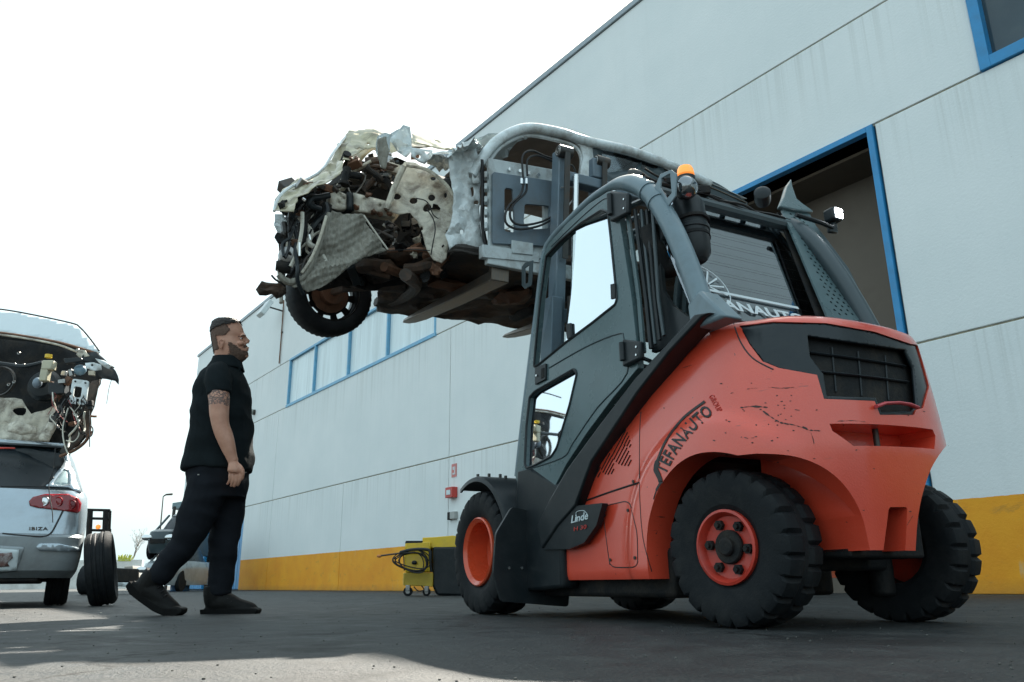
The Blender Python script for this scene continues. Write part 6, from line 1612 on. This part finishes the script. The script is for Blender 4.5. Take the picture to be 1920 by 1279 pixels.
ut('wire', [(131, 763), (140, 775), (146, 795), (148, 815), (138, 828), (124, 826)], 6.93, .005, 'cablew')
ut('wire', [(128, 765), (118, 800), (120, 830), (128, 852), (131, 851)], 6.93, .006, 'cablew')
ut('wire', [(104, 840), (101, 870), (99, 885), (92, 905), (93, 930), (98, 960), (99, 980)], 6.85, .004, 'cable')
ut('wire', [(88, 908), (94, 902), (101, 895)], 6.85, .005, 'cable')
ut('wire', [(209, 712), (204, 730), (200, 757)], 7.0, .0025, 'rust')
ut('wire', [(168, 796), (174, 804), (172, 816), (164, 822)], 7.0, .005, 'cable')
ut('pipe_stub', [(170, 780), (176, 781), (181, 781)], 7.0, .010, 'rust')
for i in range(14):
    c = UP(rnd.uniform(6.98, 7.15)).hit(rnd.uniform(100, 172), rnd.uniform(690, 800)); g = G(); R = Matrix.Rotation(rnd.uniform(0, 3), 3, 'Y')
    g.box(c, (rnd.uniform(.03, .08), rnd.uniform(.03, .06), rnd.uniform(.03, .07)), R); g.build('electrical_part', M_[rnd.choice(['dark', 'black', 'dsteel', 'steel', 'rust'])], UW, bevel=.005)
us('rear_shell', [[(-80, 720), (120, 725), (150, 750), (150, 800), (110, 850), (-80, 850)]], 8.6, 'under', .2, .02)
# hanging lower black piece in front of the hatch glass
us('torn_carpet', [[(-60, 842), (60, 842), (118, 852), (121, 866), (108, 890), (84, 911), (40, 910), (-60, 908)]], 7.34, 'black', .06, .02, 5, 19)
us('red_strip', [[(-20, 838), (28, 839), (28, 842), (-20, 842)]], 7.1, M_['rimred'], .04, .002)
# ---- tyre leaning by the car
tp = ground_hit(181, 1136); tc = Vector((tp.x-.0, tp.y, .31))
LT = thing('loose_tyre', 'worn black tyre leaning against the right side of the silver hatchback', 'tyre', Matrix.Translation((tp.x, tp.y, 0)))
TYM = Matrix.Translation(tc) @ Matrix.Rotation(math.radians(27), 4, 'Z') @ Matrix.Rotation(math.radians(-11), 4, 'Y') @ Matrix.Rotation(math.radians(-5), 4, 'Z')
o_ = carwheel(TYM, (0, 0, 0.01), (1, 0, 0), .325, .22, LT, rim=False)
G(TYM).lathe([(.20, -.07), (.215, -.08), (.20, .0), (.215, .08), (.20, .07), (.20, -.07)], (0, 0, .01), (1, 0, 0), 36).build('tyre_bead', M_['tyre'], LT)
# ================================================================== yellow pressure washer
wp = ground_hit(765, 1118); WY = wp.y
WX = Matrix.Translation((wp.x, wp.y, 0))
PW = thing('pressure_washer', 'yellow and black pressure washer trolley with coiled hose and lance by the wall', 'pressure washer', WX)
def WPL(d=0): return Plane((0, WY+d, 0), (1, 0, 0), (0, 0, 1))
yel = mat('machine_yellow', (.78, .52, .02), .35, dirt=(.4, .25, .05), damt=.3, var=.05, coat=.2)
def wq(pts, d=0):
    pl = WPL(d); return [pl.hit(*p) for p in pts]
def wpris(nm, pts, d, th, mt, bev=.02, parent=PW): return G().prism([wq(pts, d)], (0, th, 0)).build(nm, mt, parent, bevel=bev)
hood = wpris('hood', [(759, 1018), (808, 1016), (808, 1030), (759, 1032)], 0, .75, yel)
wpris('hood_top', [(792, 1008), (814, 1007), (850, 1004), (860, 1006), (860, 1026), (846, 1026), (812, 1028), (792, 1018)], .05, .7, yel)
wpris('tank', [(756, 1032), (808, 1030), (808, 1072), (760, 1074)], .02, .7, yel)
wpris('lid', [(761, 1014), (792, 1014), (792, 1018), (759, 1019)], .0, .6, M_['black'], .005)
wpris('cabinet', [(811, 1025), (900, 1025), (900, 1118), (818, 1116), (811, 1100)], .03, .7, M_['black'], .03)
wpris('chassis', [(756, 1074), (812, 1074), (812, 1100), (756, 1098)], .02, .65, mat('dark_yellow', (.45, .32, .03), .5), .015)  # chassis in a darker yellow than the tank
for (x, y) in ((765, 1109), (800, 1110)):
    p = WPL(.0).hit(x, y); r_ = p.z
    w_ = G().cyl(p-Vector((0, .03, 0)), p+Vector((0, .03, 0)), r_, 20).build('castor', M_['tyre'], PW, bevel=.006)
    G().cyl(p-Vector((0, .036, 0)), p+Vector((0, .036, 0)), r_*.5, 14).build('castor_hub', M_['steel'], w_)
    G().box(p+Vector((0, 0, r_*.7)), (.06, .1, .08)).build('castor_fork', M_['steel'], PW, bevel=.008)
pl = WPL(-.06)
rw_ = random.Random(12)
for k_ in range(6):
    c = (771+rw_.uniform(-5, 4), 1053+rw_.uniform(-4, 4)); a = 27+rw_.uniform(-5, 8); b = 19+rw_.uniform(-3, 3); ph = rw_.uniform(-.3, .5)
    pts = [WPL(-.06-.012*k_).hit(c[0]+a*math.cos(t_)+4*math.sin(t_+ph), c[1]+b*math.sin(t_)+3*math.sin(2*t_+ph)) for t_ in [2*math.pi*i/26 for i in range(26)]]
    G().tube(pts, .008, 6, closed=True).build('hose', M_['cable'], PW)
def wt(nm, pts, d, r, mt, k=5): return G().tube(smoothpath(wq(pts, d), k), r, 7).build(nm, M_[mt], PW)
wt('lance', [(709, 1043), (730, 1040), (755, 1037), (775, 1036)], -.12, .012, 'dsteel')
G().ell(WPL(-.12).hit(711, 1043), (.035, .02, .02)).build('nozzle', mat('nozzle_orange', (.5, .18, .05), .5), PW)
wt('gun', [(750, 1036), (770, 1031), (795, 1030), (806, 1034), (806, 1052)], -.12, .022, 'black')
wt('gun_hook', [(806, 1034), (807, 1060), (809, 1072)], -.05, .018, 'black')
wt('support_rod', [(757, 1042), (758, 1070)], -.05, .008, 'dsteel'); wt('cable', [(776, 1100), (784, 1108), (795, 1106), (790, 1098)], -.03, .008, 'cable')
G().ell(WPL(-.03).hit(777, 1055), (.04, .03, .03)).build('gauge', M_['black'], PW)
# low pallet stack glimpsed beneath the forklift
# ================================================================== far yard
def far(px, py, Y):      # point on the picture ray at depth Y
    d = ray(px, py); return CAMP+d*((Y-CAMP.y)/d.y)
def fp(Y): return Plane((0, Y, 0), (1, 0, 0), (0, 0, 1))
# second forklift's mast far behind
Y = 17.0; b0 = far(184, 1108, Y)
FF = thing('distant_forklift', 'black mast and frame of another forklift far behind the leaning tyre', 'forklift', Matrix.Translation((b0.x, Y, 0)))
dk = M_['dark']
def ft_(nm, pts, r, mt=dk, n=6, d=0, flat=1): return G().tube([fp(Y+d).hit(*p) for p in pts], r, n).build(nm, mt, FF)
for a, b in (((169, 955), (163, 1080)), ((199, 956), (193, 1085))): ft_('mast_rail', [a, b], .06)
for a, b in (((206, 958), (200, 1090)),): ft_('mast_rail', [a, b], .035, d=.3)
for y, nm in ((956, 'mast_crossbar'), (972, 'mast_crossbar'), (994, 'mast_crossbar')): ft_(nm, [(164, y), (206, y+1)], .03)
ft_('guard_post', [(206, 992), (207, 1070)], .03, d=.5); ft_('lift_chain', [(202, 1000), (199, 1045)], .05, M_['dsteel'], d=.2)
G().ell(fp(Y).hit(184, 988), (.05, .05, .05)).build('beacon', M_['amber'], FF)
for x in (168, 196): p = fp(Y).hit(x, 1094); G().cyl(Vector((p.x-.12, Y, .3)), Vector((p.x+.12, Y, .3)), .3, 18).build('wheel', M_['tyre'], FF)
G().prism([[fp(Y).hit(*p) for p in ((162, 1066), (196, 1064), (196, 1092), (162, 1092))]], (0, 1.6, 0)).build('body', M_['dark'], FF, bevel=.03)
# far boundary wall and heaps
bw = G().prism([[Vector((fp(60).hit(x, 1090).x, 60, z)) for x, z in ((-60, 0), (262, 0), (262, 2.0), (-60, 2.0))]], (0, .3, 0))
o = bw.build('boundary_wall', mat('grey_block_wall', (.62, .64, .62), .8, dirt=(.2, .2, .18), damt=.4, dscale=.8), origin=Matrix.Translation((-28, 60, 0)), smooth=False); tag(o, 'low grey boundary wall across the far end of the yard', 'wall')
Y = 38; p = fp(Y).hit(242, 1060)
o = G().prism([[fp(Y).hit(*q) for q in ((233, 1062), (249, 1061), (249, 1102), (236, 1103))]], (0, .8, 0)).build('concrete_pillar', mat('concrete_grey', (.28, .28, .26), .8), origin=Matrix.Translation((p.x, Y, 0)), bevel=.02, smooth=False)
tag(o, 'grey concrete block pillar left of the far stacked cars', 'pillar')
# scrap panels lying in front of the wall
rnd = random.Random(4); Y = 30
SH = thing('scrap_heap', 'low heap of bent pale car panels far away between the tyre and the man', 'scrap heap', Matrix.Translation((fp(Y).hit(222, 1100).x, Y, 0)))
for i in range(9):
    x0 = 208+i*4.2; yb = 1100; h = rnd.uniform(8, 18); loop = [(x0-6, yb), (x0-3, yb-h), (x0+3, yb-h*1.1), (x0+10, yb-h*.4), (x0+12, yb)]
    pl = fp(Y+rnd.uniform(-1, 1)); L_ = [[pl.t(*q) for q in loop]]
    sheet(L_, lambda a, b: pl.P(a, b)+crump(pl.P(a, b), .12, 1.5, i), .2, i).build('car_panel', M_[rnd.choice(['wwhite', 'dark', 'wwhite', 'primer'])], SH, solid=.03)
# two stacked far wrecks
def farcar(name, label, Y, px0, px1, zb, mt, up):
    pl = fp(Y); a = pl.hit(px0, 1090).x; b = pl.hit(px1, 1090).x
    M = Matrix.Translation(((a+b)/2, Y, zb)); c = thing(name, label, 'car', M); wd = (b-a)
    def row(z, y0, hw, cr=.2):
        q = []
        for i in range(24):
            t_ = 2*math.pi*i/24; cc, ss = math.cos(t_), math.sin(t_)
            q.append(Vector((hw*math.copysign(abs(cc)**.55, cc), 1.9+(1.9-y0)*math.copysign(abs(ss)**.5, ss), z)))
        return q
    h = wd/2
    G(M).loft([row(.18, .15, h*.93), row(.35, .02, h*.98), row(.6, .0, h), row(.8, .1, h*.97), row(.88, .4, h*.9)]).build('body', mt, c)
    G(M).loft([row(.87, .9, h*.86), row(1.15, 1.2, h*.74), row(1.36, 1.5, h*.66)]).build('windows', M_['gloss'], c)
    G(M).loft([row(1.35, 1.46, h*.68), row(1.42, 1.6, h*.6)]).build('roof', mt, c)
    for s_ in (-1, 1):
        G(M).cyl((s_*h*.75, .7, .3), (s_*h*.95, .7, .3), .3, 18).build('wheel', M_['tyre'], c)
        G(M).ell((s_*h*.68, .06, .62), (.17, .08, .09)).build('headlight', M_['chrome'], c)
        G(M).tube([(s_*h*.88, .85, .88), (s_*h*.68, 1.45, 1.37)], .035, 6).build('pillar', mt, c)
    G(M).bx(-h*.45, h*.45, -.03, .05, .45, .58).build('grille', M_['dark'], c, bevel=.01)
    return c
farcar('parked_car', 'dusty pale car at the bottom of the far stack, half hidden by the walking man', 24, 250, 326, 0, mat('dusty_pale_car_paint', (.4, .45, .47), .3, coat=.5, dirt=(.12, .12, .12), damt=.5, dscale=2), 0)
c = farcar('parked_car', 'dark grey car on top of the far stack, left of the walking man', 24.3, 254, 318, .92, M_['cabd'], 1)
# street lamp far away
Y = 45; b0 = fp(Y).hit(299, 1010)
SL = thing('street_lamp', 'tall thin lamp post far behind the stacked cars', 'street lamp', Matrix.Translation((b0.x, Y, 0)))
tp_ = fp(Y).hit(306, 931); G().tube([Vector((b0.x+.0, Y, 0)), b0, tp_], [.06, .045, .03], 8).build('post', M_['dsteel'], SL)
G().tube([tp_, tp_+Vector((.15, 0, .1)), tp_+Vector((.5, 0, .12))], [.03, .05, .06], 8).build('lamp_head', M_['dsteel'], SL)
# canopy beyond the corner of the warehouse
Y = 34; cn = thing('canopy', 'thin metal canopy on posts beside the far corner of the warehouse', 'canopy', Matrix.Translation((fp(Y).hit(335, 1100).x, Y, 0)))
P0 = fp(Y).hit(325, 950); P1 = fp(Y).hit(346, 938)
G().tube([Vector((P0.x+.05, Y, 0)), P0+Vector((.05, 0, 0))], .07, 6).build('post', M_['dsteel'], cn)
G().prism([[P0+Vector((-.05, 0, -.1)), P1+Vector((1.6, 0, 0)), P1+Vector((1.6, 0, .2)), P0+Vector((-.05, 0, .15))]], (0, 5, 0)).build('canopy_roof', mat('canopy_blue_grey', (.2, .28, .3), .5), cn, smooth=False)
# bare tree far away and weeds on the wall
def tree(name, label, px, Y, h, seed):
    rn = random.Random(seed); x = fp(Y).hit(px, 1090).x; t = thing(name, label, 'tree', Matrix.Translation((x, Y, 0)))
    g = G(); tw = G()
    def br(p, d, l, r, k_):
        q = p+d*l; (g if k_ < 3 else tw).tube([p, p.lerp(q, .5)+Vector((rn.uniform(-1, 1), rn.uniform(-1, 1), 0))*l*.08, q], [r, r*.85, r*.65], 5)
        if k_ < 6:
            for i in range(rn.randint(2, 3)): br(q, (d+Vector((rn.uniform(-.8, .8), rn.uniform(-.8, .8), rn.uniform(-.1, .5)))).normalized(), l*rn.uniform(.6, .82), r*.6, k_+1)
    br(Vector((x, Y, 0)), Vector((0, 0, 1)), h*.28, .12, 0)
    bark = mat('pale_bark', (.3, .28, .25), .9); g.build('trunk', bark, t); tw.build('crown', bark, t)
tree('bare_tree', 'pale leafless tree hazy beyond the far boundary wall', 232, 75, 6.2, 5)
g = G(); rn = random.Random(2)
for i in range(60):
    x = fp(60).hit(rn.uniform(216, 240), 1090).x; z = 2.0; g.tube([(x, 60, z-.1), (x+rn.uniform(-.15, .15), 60.1, z+rn.uniform(.1, .4))], .03, 4)
o = g.build('weeds', mat('yellow_green_weeds', (.35, .38, .05), .8), origin=Matrix.Translation((-27, 60, 2))); o['kind'] = 'stuff'
# barrels glimpsed behind the man's legs at the far gate
Y = 26; pB = fp(Y).hit(337, 1095)
for i, (px, mt, lb) in enumerate(((338, mat('barrel_blue', (.03, .15, .35), .5), 'blue oil drum standing at the far end of the white warehouse'),)):
    x = fp(Y).hit(px, 1095).x; M = Matrix.Translation((x, Y, 0)); b = thing('oil_drum', lb, 'drum', M)
    G(M).lathe([(0, 0), (.28, 0), (.29, .02), (.28, .04), (.28, .29), (.295, .3), (.28, .31), (.28, .58), (.295, .59), (.28, .6), (.28, .86), (.29, .88), (.27, .88), (.27, .86), (0, .86)], (0, 0, 0), (0, 0, 1), 28).build('drum_body', mt, b)
    G(M).cyl((.15, 0, .86), (.15, 0, .885), .04, 12).build('drum_cap', M_['steel'], b)
